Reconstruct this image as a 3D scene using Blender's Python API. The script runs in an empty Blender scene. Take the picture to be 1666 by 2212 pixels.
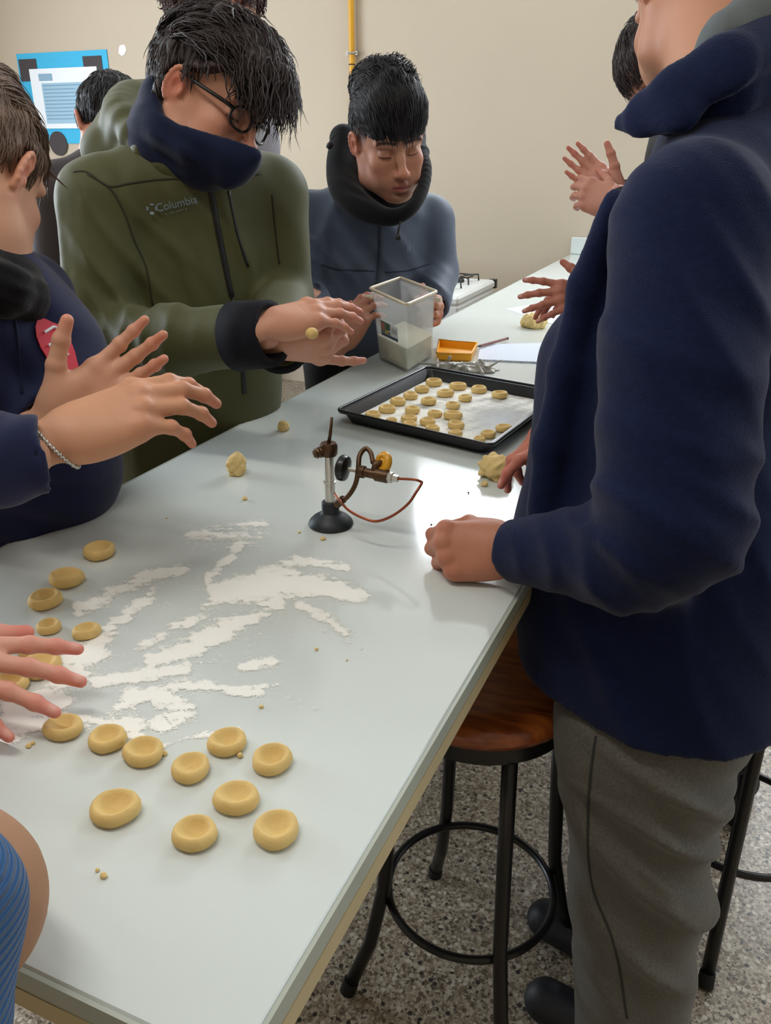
import bpy, math, random
import numpy as np
from mathutils import Vector, Matrix
from mathutils.bvhtree import BVHTree

# ------------------------------------------------------------------ camera
F_PX, PITCH, YAW = 1800.0, math.radians(23.85), math.radians(23.7)
CAM = np.array([0, 0, 1.45])
RT = np.array([math.cos(YAW), math.sin(YAW), 0.0])
HD = np.array([-math.sin(YAW), math.cos(YAW), 0.0])
FW = HD * math.cos(PITCH) - np.array([0, 0, 1.0]) * math.sin(PITCH)
UP = np.cross(RT, FW)
sc = bpy.context.scene
cd = bpy.data.cameras.new('camera'); cam = bpy.data.objects.new('camera', cd); sc.collection.objects.link(cam)
cd.sensor_fit = 'VERTICAL'; cd.sensor_height = 24.0; cd.lens = 24.0 * F_PX / 2212.0
cd.clip_start = 0.02
cam.matrix_world = Matrix(((RT[0], UP[0], -FW[0], CAM[0]), (RT[1], UP[1], -FW[1], CAM[1]), (RT[2], UP[2], -FW[2], CAM[2]), (0, 0, 0, 1)))
sc.camera = cam

# ------------------------------------------------------------------ light
w = bpy.data.worlds.new('daylight'); sc.world = w; w.use_nodes = True
w.node_tree.nodes['Background'].inputs[0].default_value = (0.75, 0.87, 1.0, 1)
w.node_tree.nodes['Background'].inputs[1].default_value = 1.0
def area(name, loc, to, sx, sy, power, col):
    l = bpy.data.lights.new(name, 'AREA'); l.shape = 'RECTANGLE'; l.size = sx; l.size_y = sy; l.energy = power; l.color = col
    o = bpy.data.objects.new(name, l); sc.collection.objects.link(o); o.location = loc
    o.rotation_euler = (Vector(to) - Vector(loc)).to_track_quat('-Z', 'Y').to_euler(); return o
area('window_daylight_right', (2.42, 2.6, 1.9), (0, 2.4, 1.1), 2.6, 1.5, 45, (0.80, 0.90, 1.0))
area('window_daylight_left', (-5.32, 1.6, 1.9), (-3, 1.6, 1.2), 2.6, 1.5, 290, (0.80, 0.90, 1.0))
area('window_daylight_back', (-.25, 4.93, 2.62), (-.25, 3.9, 2.2), 3.5, .56, 210, (0.86, 0.93, 1.0))
sc.view_settings.view_transform = 'Standard'; sc.view_settings.look = 'None'
sc.view_settings.gamma = 1.0; sc.view_settings.exposure = -0.62
sc.view_settings.use_curve_mapping = False

# ------------------------------------------------------------------ helpers
A = np.array
def C(px, py, d): return CAM + d * (FW + RT * (px - 833) / F_PX - UP * (py - 1106) / F_PX)
def onz(px, py, z):
    r = FW + RT * (px - 833) / F_PX - UP * (py - 1106) / F_PX
    return CAM + r * ((z - CAM[2]) / r[2])
def ony(px, py, y):
    r = FW + RT * (px - 833) / F_PX - UP * (py - 1106) / F_PX
    return CAM + r * (y / r[1])
def D(r, u, t):
    v = RT * r + UP * u - FW * t
    return v / np.linalg.norm(v)
def nz(v): v = A(v, float); return v / np.linalg.norm(v)
def lin(c):
    c = [x / 255.0 for x in c]
    return tuple((x / 12.92 if x <= 0.04045 else ((x + 0.055) / 1.055) ** 2.4) for x in c) + (1.0,)

def mat(name, col, rough=0.6, metal=0.0, bump=0.0, bscale=200.0, var=0.0, vscale=8.0, sheen=0.0, attr=None, spec=0.5, stretch=None, col2=None, alpha=1.0, coat=0.0, sss=0.0):
    m = bpy.data.materials.new(name); m.use_nodes = True
    nt = m.node_tree; b = nt.nodes['Principled BSDF']; N = nt.nodes.new; L = nt.links.new
    b.inputs['Base Color'].default_value = lin(col); b.inputs['Roughness'].default_value = rough
    b.inputs['Metallic'].default_value = metal; b.inputs['Specular IOR Level'].default_value = spec
    if sheen: b.inputs['Sheen Weight'].default_value = sheen; b.inputs['Sheen Roughness'].default_value = 0.45
    if coat: b.inputs['Coat Weight'].default_value = coat
    if alpha < 1: b.inputs['Alpha'].default_value = alpha
    if sss:
        b.inputs['Subsurface Weight'].default_value = sss; b.inputs['Subsurface Radius'].default_value = (0.012, 0.005, 0.003); b.inputs['Subsurface Scale'].default_value = 0.6
    tc = N('ShaderNodeTexCoord'); mp = N('ShaderNodeMapping'); L(tc.outputs['Object'], mp.inputs[0])
    if stretch: mp.inputs['Scale'].default_value = stretch
    src = None
    if attr:
        at = N('ShaderNodeAttribute'); at.attribute_name = attr; src = at.outputs['Color']
    if var or col2:
        no = N('ShaderNodeTexNoise'); no.inputs['Scale'].default_value = vscale; no.inputs['Detail'].default_value = 4; L(mp.outputs[0], no.inputs['Vector'])
        if col2:
            mx = N('ShaderNodeMix'); mx.data_type = 'RGBA'; mx.inputs[6].default_value = lin(col); mx.inputs[7].default_value = lin(col2)
            rp = N('ShaderNodeMapRange'); rp.inputs[1].default_value = 0.4; rp.inputs[2].default_value = 0.6; L(no.outputs[0], rp.inputs[0]); L(rp.outputs[0], mx.inputs[0]); src = mx.outputs[2]
        else:
            hs = N('ShaderNodeHueSaturation'); rp = N('ShaderNodeMapRange')
            rp.inputs[1].default_value = 0.3; rp.inputs[2].default_value = 0.7; rp.inputs[3].default_value = 1 - var; rp.inputs[4].default_value = 1 + var
            L(no.outputs[0], rp.inputs[0]); L(rp.outputs[0], hs.inputs['Value'])
            if src: L(src, hs.inputs['Color'])
            else: hs.inputs['Color'].default_value = lin(col)
            src = hs.outputs[0]
    if src: L(src, b.inputs['Base Color'])
    if bump:
        nb = N('ShaderNodeTexNoise'); nb.inputs['Scale'].default_value = bscale; nb.inputs['Detail'].default_value = 3; L(mp.outputs[0], nb.inputs['Vector'])
        bp = N('ShaderNodeBump'); bp.inputs['Strength'].default_value = bump; bp.inputs['Distance'].default_value = 0.002
        L(nb.outputs[0], bp.inputs['Height']); L(bp.outputs[0], b.inputs['Normal'])
    return m

def mesh_obj(name, V, Fc, m, parent=None, smooth=True, loc=None, tint=None):
    """V (n,3) world coordinates; Fc (m,k) array or list of faces; links ONE mesh object"""
    V = np.asarray(V, float)
    off = np.zeros(3)
    if parent is not None:
        p = parent
        while p is not None: off = off + A(p.location); p = p.parent
    elif loc is not None: off = A(loc, float)
    me = bpy.data.meshes.new(name)
    if isinstance(Fc, np.ndarray):
        k = Fc.shape[1]; nf = len(Fc)
        me.vertices.add(len(V)); me.vertices.foreach_set('co', (V - off).astype(np.float32).ravel())
        me.loops.add(nf * k); me.loops.foreach_set('vertex_index', Fc.astype(np.int32).ravel())
        me.polygons.add(nf); me.polygons.foreach_set('loop_start', np.arange(nf, dtype=np.int32) * k)
        try: me.polygons.foreach_set('loop_total', np.full(nf, k, np.int32))
        except Exception: pass
        me.update(calc_edges=True); me.validate()
    else:
        me.from_pydata([tuple(v) for v in (V - off)], [], Fc); me.update()
    me.polygons.foreach_set('use_smooth', np.full(len(me.polygons), bool(smooth)))
    if tint is not None:
        a = me.attributes.new('tint', 'FLOAT_COLOR', 'POINT')
        a.data.foreach_set('color', np.concatenate([tint, np.ones((len(tint), 1))], 1).astype(np.float32).ravel())
    me.materials.append(m)
    o = bpy.data.objects.new(name, me); sc.collection.objects.link(o)
    if parent is not None: o.parent = parent
    elif loc is not None: o.location = loc
    return o
def tag(o, label=None, cat=None, group=None, kind=None):
    if label: o['label'] = label
    if cat: o['category'] = cat
    if group: o['group'] = group
    if kind: o['kind'] = kind
    return o
def thing(name, label, cat, loc, group=None):
    o = bpy.data.objects.new(name, None); sc.collection.objects.link(o); o.location = loc; o.empty_display_size = 0.05
    return tag(o, label, cat, group)

class MB:
    def __init__(s): s.v = []; s.f = []
    def _add(s, V, Fs):
        n = len(s.v); s.v += [tuple(map(float, x)) for x in V]; s.f += [tuple(i + n for i in q) for q in Fs]; return s
    def box(s, lo, hi, bev=0.0):
        (a, b, c), (d, e, g) = lo, hi
        if bev <= 0:
            return s._add([(a,b,c),(d,b,c),(d,e,c),(a,e,c),(a,b,g),(d,b,g),(d,e,g),(a,e,g)], [(0,3,2,1),(4,5,6,7),(0,1,5,4),(1,2,6,5),(2,3,7,6),(3,0,4,7)])
        t = bev; V = []
        for z, k in ((c, t), (c + t, 0), (g - t, 0), (g, t)):
            V += [(a+k+t*(k==0),b+k,z),(d-k-t*(k==0),b+k,z),(d-k,b+k+t*(k==0),z),(d-k,e-k-t*(k==0),z),(d-k-t*(k==0),e-k,z),(a+k+t*(k==0),e-k,z),(a+k,e-k-t*(k==0),z),(a+k,b+k+t*(k==0),z)]
        Fs = [tuple(range(7, -1, -1)), tuple(range(24, 32))]
        for r in range(3):
            for i in range(8): Fs.append((r*8+i, r*8+(i+1)%8, r*8+8+(i+1)%8, r*8+8+i))
        return s._add(V, Fs)
    def tube(s, pts, r, n=10, cap=True, flat=None):
        pts = [A(p, float) for p in pts]; rr = r if hasattr(r, '__len__') else [r] * len(pts)
        V = []; u = None
        for i, p in enumerate(pts):
            t = nz(pts[min(i+1, len(pts)-1)] - pts[max(i-1, 0)])
            if u is None:
                u = nz(np.cross(t, (0, 0, 1)) if abs(t[2]) < 0.9 else np.cross(t, (1, 0, 0)))
            u = nz(u - t * (u @ t)); w_ = np.cross(t, u)
            for k in range(n):
                a = 2 * math.pi * k / n; V.append(p + rr[i] * (u * math.cos(a) + w_ * math.sin(a)))
        Fs = [(i*n+k, i*n+(k+1)%n, (i+1)*n+(k+1)%n, (i+1)*n+k) for i in range(len(pts)-1) for k in range(n)]
        if cap: Fs += [tuple(range(n-1, -1, -1)), tuple((len(pts)-1)*n+k for k in range(n))]
        return s._add(V, Fs)
    def ring(s, c, R, r, ax=(0,0,1), n=40, m=8):
        ax = nz(ax); u = nz(np.cross(ax, (0,1,0.3))); v = np.cross(ax, u); V = []
        for i in range(n):
            a = 2*math.pi*i/n; d = u*math.cos(a)+v*math.sin(a)
            for k in range(m):
                b = 2*math.pi*k/m; V.append(A(c)+d*(R+r*math.cos(b))+ax*r*math.sin(b))
        return s._add(V, [(i*m+k, ((i+1)%n)*m+k, ((i+1)%n)*m+(k+1)%m, i*m+(k+1)%m) for i in range(n) for k in range(m)])
    def lathe(s, c, prof, n=32, ax=(0,0,1)):
        ax = nz(ax); u = nz(np.cross(ax, (0,1,0.3))); v = np.cross(ax, u); V = []
        for r, z in prof:
            for k in range(n):
                a = 2*math.pi*k/n; V.append(A(c)+ax*z+(u*math.cos(a)+v*math.sin(a))*max(r,1e-5))
        m = len(prof)
        return s._add(V, [(i*n+k, i*n+(k+1)%n, (i+1)*n+(k+1)%n, (i+1)*n+k) for i in range(m-1) for k in range(n)])
    def poly(s, V, Fs): return s._add(V, Fs)
    def build(s, name, m, parent=None, smooth=False, loc=None, rotz=0.0):
        o = mesh_obj(name, A(s.v), s.f, m, parent, smooth, loc)
        if smooth == 'auto':
            try: o.data.set_sharp_from_angle(angle=0.7)
            except Exception: pass
        return o

# ------------------------------------------------------------------ signed-distance sculpting
class Field:
    def __init__(s, lo, hi, h):
        s.lo = A(lo, float); s.h = h; n = np.ceil((A(hi, float) - s.lo) / h).astype(int) + 1
        s.n = n; s.F = np.full(n, 0.3, np.float32)
        s.ax = [(s.lo[i] + h * np.arange(n[i])).astype(np.float32) for i in range(3)]
    def win(s, lo, hi):
        a = np.clip(np.floor((A(lo) - s.lo) / s.h).astype(int), 0, s.n); b = np.clip(np.ceil((A(hi) - s.lo) / s.h).astype(int) + 1, 0, s.n)
        if (b <= a).any(): return None, None
        sl = tuple(slice(a[i], b[i]) for i in range(3))
        return sl, (s.ax[0][sl[0]][:, None, None], s.ax[1][sl[1]][None, :, None], s.ax[2][sl[2]][None, None, :])
    def _mix(s, sl, d, k, sub):
        f = s.F[sl]
        if sub: f, d = -f, d
        if k > 0:
            hh = np.maximum(k - np.abs(f - d), 0) / k; r = np.minimum(f, d) - hh * hh * (k * 0.25)
        else: r = np.minimum(f, d)
        s.F[sl] = -r if sub else r
    def rc(s, a, b, ra, rb=None, k=0.02, sub=False, n=None, sq=1.0):
        a = A(a, float); b = A(b, float); rb = ra if rb is None else rb
        m = max(ra, rb) * max(1.0, sq) + k + 3 * s.h
        sl, P = s.win(np.minimum(a, b) - m, np.maximum(a, b) + m)
        if sl is None: return s
        q = [P[i] - a[i] for i in range(3)]; ab = b - a
        if n is not None:
            n = nz(n); g = (1 / sq - 1); dn = q[0]*n[0] + q[1]*n[1] + q[2]*n[2]
            q = [q[i] + dn * (n[i] * g) for i in range(3)]; ab = ab + n * (ab @ n) * g
        L2 = max(ab @ ab, 1e-9)
        t = np.clip((q[0]*ab[0] + q[1]*ab[1] + q[2]*ab[2]) / L2, 0, 1)
        d = np.sqrt((q[0]-t*ab[0])**2 + (q[1]-t*ab[1])**2 + (q[2]-t*ab[2])**2) - (ra + (rb - ra) * t)
        if n is not None and sq < 1: d = d * (0.5 + 0.5 * sq)
        s._mix(sl, d.astype(np.float32), k, sub); return s
    def chain(s, pts, rs, k=0.02, **kw):
        for i in range(len(pts) - 1): s.rc(pts[i], pts[i+1], rs[i], rs[i+1], k, **kw)
        return s
    def ell(s, c, rad, k=0.02, sub=False, R=None):
        c = A(c, float); rad = A(rad, float); m = rad.max() + k + 3 * s.h
        sl, P = s.win(c - m, c + m)
        if sl is None: return s
        q = [P[i] - c[i] for i in range(3)]
        if R is not None: q = [q[0]*R[0][j] + q[1]*R[1][j] + q[2]*R[2][j] for j in range(3)]
        k0 = np.sqrt(sum((q[i]/rad[i])**2 for i in range(3))); k1 = np.sqrt(sum((q[i]/rad[i]**2)**2 for i in range(3)))
        d = k0 * (k0 - 1) / np.maximum(k1, 1e-6)
        s._mix(sl, d.astype(np.float32), k, sub); return s
    def cut(s, p, n, k=0.0):     # removes the half space on the side n points to
        n = nz(n); d = -((s.ax[0][:, None, None]-p[0])*n[0] + (s.ax[1][None, :, None]-p[1])*n[1] + (s.ax[2][None, None, :]-p[2])*n[2])
        s.F = np.maximum(s.F, -d.astype(np.float32)); return s
    def ripple(s, c, wave, lam, amp, rad, ph=0.0, sharp=1):
        c = A(c, float); sl, P = s.win(c - 2*rad, c + 2*rad)
        if sl is None: return s
        wv = nz(wave); q = [P[i] - c[i] for i in range(3)]
        t = (q[0]*wv[0] + q[1]*wv[1] + q[2]*wv[2])
        warp = 0.22*lam*np.sin(q[0]*13+q[1]*10+1.3)+0.18*lam*np.sin(q[2]*15-q[1]*9)
        g = np.exp(-(q[0]**2 + q[1]**2 + q[2]**2) / (rad*rad))
        wv_ = np.sin(2*math.pi*(t + warp)/lam + ph)
        if sharp > 1: wv_ = .45 - 1.3*np.exp(sharp*(wv_ - 1))
        s.F[sl] += (amp * wv_ * g).astype(np.float32); return s
    def fn(s, g):
        X, Y, Z = s.ax[0][:, None, None], s.ax[1][None, :, None], s.ax[2][None, None, :]
        s.F = g(s.F, X, Y, Z).astype(np.float32); return s
    def mesh(s):
        F = s.F; F[0]=F[-1]=1; F[:,0]=F[:,-1]=1; F[:,:,0]=F[:,:,-1]=1
        S = F < 0; c = np.zeros(A(F.shape) - 1, np.int8)
        for i in (0,1):
            for j in (0,1):
                for k in (0,1): c += S[i:F.shape[0]-1+i, j:F.shape[1]-1+j, k:F.shape[2]-1+k]
        act = (c > 0) & (c < 8); idx = np.argwhere(act); ID = np.full(act.shape, -1, np.int32); ID[act] = np.arange(len(idx))
        acc = np.zeros((len(idx), 3)); cnt = np.zeros(len(idx))
        cor = [(i,j,k) for i in (0,1) for j in (0,1) for k in (0,1)]
        for a in cor:
            for x in range(3):
                if a[x] == 0:
                    b = list(a); b[x] = 1
                    f0 = F[tuple((idx + A(a)).T)]; f1 = F[tuple((idx + A(b)).T)]
                    mk = (f0 < 0) != (f1 < 0); t = np.where(mk, f0 / np.where(mk, f0 - f1, 1), 0)
                    p = np.tile(A(a, float), (len(idx), 1)); p[:, x] += t
                    acc[mk] += p[mk]; cnt[mk] += 1
        V = s.lo + s.h * (idx + acc / cnt[:, None]); Q = []
        for x in range(3):
            y, z = (x+1) % 3, (x+2) % 3
            s0 = [slice(None)]*3; s1 = [slice(None)]*3; s0[x] = slice(0,-1); s1[x] = slice(1,None)
            df = S[tuple(s0)] != S[tuple(s1)]; e = np.argwhere(df)
            e = e[(e[:, y] > 0) & (e[:, z] > 0) & (e[:, y] < F.shape[y]-1) & (e[:, z] < F.shape[z]-1)]
            ins = S[tuple(e.T)]; q = []
            for dy, dz in ((1,1),(0,1),(0,0),(1,0)):
                o = e.copy(); o[:, y] -= dy; o[:, z] -= dz; q.append(ID[tuple(o.T)])
            q = np.stack(q, 1); q[~ins] = q[~ins][:, ::-1]; Q.append(q)
        return V, np.concatenate(Q)
def bounds(pts, m):
    P = A(pts, float); return P.min(0) - m, P.max(0) + m
def relax(V, Q, it=2, lam=0.5):
    for _ in range(it):
        acc = np.zeros_like(V); c = np.zeros(len(V))
        for a in range(4):
            i, j = Q[:, a], Q[:, (a+1) % 4]
            for x in range(3): acc[:, x] += np.bincount(i, V[j, x], len(V)) + np.bincount(j, V[i, x], len(V))
            c += np.bincount(i, minlength=len(V)) + np.bincount(j, minlength=len(V))
        V = V + lam * (acc / np.maximum(c, 1)[:, None] - V)
    return V
def join(parts):
    V = []; Q = []; T = []; n = 0
    for v, q, t in parts:
        V.append(v); Q.append(q + n); T.append(t); n += len(v)
    return np.concatenate(V), np.concatenate(Q), np.concatenate(T)
def noise3(P, seed, scale):
    r = np.random.RandomState(seed); o = np.zeros(len(P))
    for i in range(7):
        k = r.normal(size=3); k /= np.linalg.norm(k); o += np.sin(P @ k * scale * (0.6 + 0.25*i) + r.rand()*6.28)
    return o / 3.5
# ------------------------------------------------------------------ people: head, hand, hair
def frame(Fd, Ud):
    Fd = nz(Fd); Ud = nz(A(Ud) - Fd * (A(Ud) @ Fd)); return np.stack([Fd, np.cross(Ud, Fd), Ud], 1)   # columns forward, left, up
LIN = lambda c: A(lin(c)[:3])
def blob(P, c, r): return np.exp(-np.sum(((P - A(c)) / A(r)) ** 2, 1))
def head_mesh(pos, R, s, skin, neck_to, neck_r=0.056, h=0.0027, fade=None, beard=0.0, lids=True, blush=0.3):
    """one closed skull, face, ears and neck surface in head coordinates, then placed; returns verts, quads, colours"""
    nb = R.T @ (A(neck_to) - pos) / s
    lo, hi = bounds([(-.115,-.1,-.13), (.125,.1,.135), nb], .03); lo[2] = min(lo[2], nb[2]-.05)
    f = Field(lo, hi, h)
    f.ell((-.014,0,.036), (.097,.076,.086), 0)
    f.ell((.025,0,-.022), (.066,.061,.086), .03)
    f.ell((.045,0,.05), (.048,.058,.045), .03)                          # forehead
    for y in (-1, 1):
        f.chain([(-.014,y*.062,-.045), (.008,y*.056,-.082), (.062,y*.020,-.106)], [.014,.016,.016], .03)   # jaw line
        f.ell((.062,y*.045,-.028), (.022,.018,.017), .022)              # cheekbone
        f.ell((.057,y*.034,-.065), (.026,.02,.024), .03)                # cheek
    f.ell((.078,0,-.104), (.019,.022,.016), .022)                       # chin
    f.ell((.082,0,-.07), (.017,.028,.022), .02)                         # muzzle
    for y in (-1, 1):
        f.ell((.097,y*.033,.001), (.020,.019,.0145), .014, sub=True)    # socket
        f.rc((.086,y*.012,.019), (.078,y*.05,.020), .0095, .008, .012)  # brow ridge
        f.ell((.0765,y*.032,-.001), (.0135,.0155,.0125), .004)          # closed or lowered lid over the eyeball
        f.rc((.0905,y*.022,-.006), (.0865,y*.045,-.004), .0018, .0016, .003)  # lower lid rim
    f.chain([(.088,0,.016), (.099,0,-.012), (.113,0,-.036)], [.0075,.0078,.0105], .012)
    f.ell((.118,0,-.040), (.0115,.0125,.0105), .008)
    for y in (-1, 1):
        f.ell((.103,y*.0125,-.045), (.0115,.0075,.0085), .007)
        f.ell((.108,y*.0068,-.0525), (.0055,.0036,.0045), .003, sub=True)
    f.chain([(.087,-.022,-.077), (.098,-.006,-.0705), (.098,.006,-.0705), (.087,.022,-.077)], [.0035,.0065,.0065,.0035], .006)
    f.chain([(.086,-.02,-.079), (.0965,0,-.0845), (.086,.02,-.079)], [.0035,.0078,.0035], .006)
    f.chain([(.096,-.022,-.0775), (.1045,0,-.0772), (.096,.022,-.0775)], [.0008,.0016,.0008], .003, sub=True)
    f.ell((.099,0,-.095), (.012,.02,.005), .008, sub=True)
    for y in (-1, 1):                                                    # ears: shell, rolled rim, lobe and bowl
        er = frame((.90,y*-.36,-.16), (.12,y*.14,1)); ec = A((-.014,y*.081,-.006)); E_ = lambda u, v, w=0: ec + er @ A((u, y*w, v))
        f.ell(ec, (.0165,.0060,.0295), .007, R=er)
        f.chain([E_(.011,.004,.003)] + [E_(.0165*math.cos(t), .0295*math.sin(t), .0035) for t in np.linspace(.75, 3.9, 9)] + [E_(-.006,-.027,.001)], [.0026]+[.0036]*9+[.0050], .003)
        f.ell(E_(.003,-.002,.0065), (.0085,.0055,.0125), .004, sub=True, R=er)
        f.ell(E_(.013,-.006,.003), (.004,.0035,.006), .004)
    f.rc((-.028,0,-.045), nb, neck_r, neck_r*1.12, .035)
    V, Q = f.mesh(); V = relax(V, Q, 1, .4)
    base = LIN(skin); T = np.tile(base, (len(V), 1))
    def mixc(wt, c): T[:] = T * (1 - wt[:, None]) + LIN(c) * wt[:, None]
    red = (min(255, skin[0]+6), skin[1]*.74, skin[2]*.72)
    for y in (-1, 1):
        mixc(blush * blob(V, (.065,y*.042,-.035), (.035,.026,.026)), red)
        mixc(.65 * blob(V, (-.012,y*.086,-.004), (.026,.011,.038)), red)
    mixc(.5 * blob(V, (.118,0,-.042), (.018,.018,.018)), red)
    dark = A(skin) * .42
    for y in (-1, 1):                                                    # brows and lash lines
        bx = np.abs(V[:,1]*y - .033); arch = .0215 + .004*np.sin(np.clip((V[:,1]*y-.01)/.045,0,1)*3.0)
        mixc(.93 * np.clip(1.25-(np.abs(V[:,2]-arch)/.0042)**2, 0, 1) * (bx < .0215) * (V[:,0] > .05), (34,24,20))
        lash = -.0085 - .0015*np.cos((V[:,1]*y-.033)/.02*1.5)
        mixc(.9 * np.clip(1.2-(np.abs(V[:,2]-lash)/.0022)**2, 0, 1) * (np.abs(V[:,1]*y-.0335) < .0145) * (V[:,0] > .065), (30,22,20))
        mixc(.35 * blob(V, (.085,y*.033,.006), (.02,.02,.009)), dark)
        mixc(.85 * blob(V, (.111,y*.0068,-.0535), (.006,.0042,.004)), dark*.6)
    lip = np.clip(1.3 - ((np.abs(V[:,1])/.0255)**2 + ((V[:,2]+.0775)/.0125)**2), 0, 1) * (V[:,0] > .08)
    mixc(.75 * lip, (172,92,88))
    mixc(.9 * np.clip(1.2-(np.abs(V[:,2]+.0775)/.0016)**2, 0, 1) * (np.abs(V[:,1]) < .0225) * (V[:,0] > .085), (90,40,40))
    if beard:
        bd = blob(V, (.085,0,-.1), (.03,.04,.022)) + .8*blob(V, (.1,0,-.064), (.014,.03,.006)) + .5*blob(V, (.02,.06,-.075), (.04,.03,.03)) + .5*blob(V, (.02,-.06,-.075), (.04,.03,.03))
        mixc(np.clip(beard*bd, 0, .6)*(1-lip), (60,48,44))
    if fade is not None:                                                 # close-cropped scalp under the hair
        fd = np.clip((V[:,2] - np.interp(V[:,0], fade[0], fade[1]))/.03, 0, 1) * (np.abs(V[:,1]) < .0795)
        mixc(.9*fd, fade[2])
    return pos + s * (V @ R.T), Q, T

def hand_mesh(side, wrist, fd, dors, elbow, pose, s=1.0, skin=(205,150,125), h=0.0019, wr=.0265, fr=.038, pink=.35):
    """palm, thumb and four bent fingers grown as one surface with the forearm; side +1 right hand, -1 left"""
    fd = nz(fd); dz = nz(A(dors) - fd*(A(dors) @ fd)); ty = np.cross(dz, fd) * side
    R = np.stack([fd, ty, dz], 1); el = R.T @ (A(elbow) - A(wrist)) / s
    L = np.linalg.norm(el); el = el * (min(L, .17) / L)
    K = [A((.092,.030,.002)), A((.096,.010,.005)), A((.091,-.011,.003)), A((.081,-.030,-.002))]
    PH = [(.045,.026,.022), (.050,.030,.023), (.046,.028,.022), (.035,.021,.019)]
    RA = [(.0098,.0086,.0078,.0064), (.0100,.0088,.0079,.0065), (.0094,.0083,.0075,.0062), (.0083,.0074,.0067,.0055)]
    chains = []; nails = []
    for i in range(4):
        sp, m1, m2, m3 = pose[i+1]; sp = math.radians(sp); p = K[i]; c = [p]; a = 0
        for ln, an in zip(PH[i], (m1, m2, m3)):
            a += math.radians(an); d = A((math.cos(a)*math.cos(sp), math.sin(sp)*math.cos(a), -math.sin(a))); p = p + d*ln; c.append(p)
        up = A((math.sin(a), 0, math.cos(a))); nails.append((c[-1] + up*.0055 - d*.004, d, up)); chains.append((c, RA[i]))
    td, tf = pose[0][0], pose[0][1]
    t0 = A((.022,.024,-.008)); d0 = nz(td); t1 = t0 + d0*.046; cr = nz(pose[0][2] if len(pose[0]) > 2 else (.9,-.35,-.1))
    d1 = nz(d0*math.cos(math.radians(tf)) + cr*math.sin(math.radians(tf))); t2 = t1 + d1*.034
    d2 = nz(d0*math.cos(math.radians(tf*1.7)) + cr*math.sin(math.radians(tf*1.7))); t3 = t2 + d2*.027
    chains.append(([t0, t1, t2, t3], (.0165,.0122,.0108,.0085)))
    pts = [q for c, _ in chains for q in c] + [el, A((-.03,0,0))]
    f = Field(*bounds(pts, .045), h)
    f.chain([el, (-.03,0,0), (.012,0,0)], [fr/s*.9, wr, wr*1.02], .012, n=(0,0,1), sq=.74)
    for i, k in enumerate(K):
        f.rc((.012,(.016,.005,-.006,-.016)[i],0), k + A((-.004,0,-.003)), .0155, .0122, .022)
    f.ell((.042,-.026,-.009), (.034,.014,.014), .02)
    f.ell((.040,.026,-.011), (.030,.017,.015), .02)
    g = Field(f.lo, A(f.lo) + (f.n-1)*h, h)
    for c, ra in chains:
        for i in range(3): f.rc(c[i], c[i+1], ra[i], ra[i+1], .0035 if i else .012)
        for i in (1, 2): f.ell(c[i], (ra[i]*1.06,)*3, .004)
    for k in K: f.ell(k + A((0,0,.006)), (.009,.0075,.006), .008)
    V, Q = f.mesh(); V = relax(V, Q, 1, .3)
    T = np.tile(LIN(skin), (len(V), 1))
    def mixc(wt, c): T[:] = T * (1 - wt[:, None]) + LIN(c) * wt[:, None]
    red = (min(255, skin[0]+4), skin[1]*.74, skin[2]*.74)
    for c, ra in chains:
        mixc(pink*1.3*blob(V, c[3], (.02,)*3), red)
        for i in (1, 2): mixc(pink*.9*blob(V, c[i], (.009,)*3), red)
    for k in K: mixc(pink*blob(V, k, (.012,.012,.012)), red)
    for c, d, up in nails: mixc(.6*blob(V, c, (.006,.006,.006))*((V-c) @ up > -.002), (232,190,178))
    return A(wrist) + s * (V @ R.T), Q, T
# finger poses: thumb (metacarpal direction, bend, bend plane), then index..little (spread, knuckle, middle, tip)
FLAT = [((.62,.72,-.2), 12), (7,8,10,6), (1,8,10,6), (-5,9,11,6), (-11,10,12,8)]
CUP = [((.78,.55,-.3), 14), (5,22,24,14), (1,26,26,15), (-3,28,28,15), (-7,30,30,16)]
FIST = [((.82,.42,-.45), 30, (.4,-.9,-.1)), (2,62,88,45), (0,68,90,50), (-2,72,90,50), (-5,74,88,48)]
WRAP = [((.55,.6,-.6), 20, (.6,-.3,-.6)), (6,30,42,26), (1,32,44,28), (-4,34,46,28), (-9,36,48,28)]
SPREAD = [((.5,.82,-.25), 8), (12,10,12,8), (3,14,14,8), (-7,18,16,8), (-16,22,18,8)]

def core_mesh(N, SL, SR, H, arms, h=.012):
    pts = [N, SL, SR, H] + [a for q in arms for a in q]
    f = Field(*bounds(pts, .16), h); ch = (A(SL)+SR)/2*.6 + A(H)*.4; fdir = nz(np.cross(A(SL)-SR, A(N)-H))
    f.chain([H, ch, A(N)-A((0,0,.08))], [.12,.125,.09], .05, n=fdir, sq=.66); f.rc(SL, SR, .045, .045, .06); f.rc(A(N)-A((0,0,.08)), N, .06, .052, .04)
    for q in arms: f.chain(q, list(np.linspace(.042,.027,len(q))), .03)
    V, Q = f.mesh(); return V, Q

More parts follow.
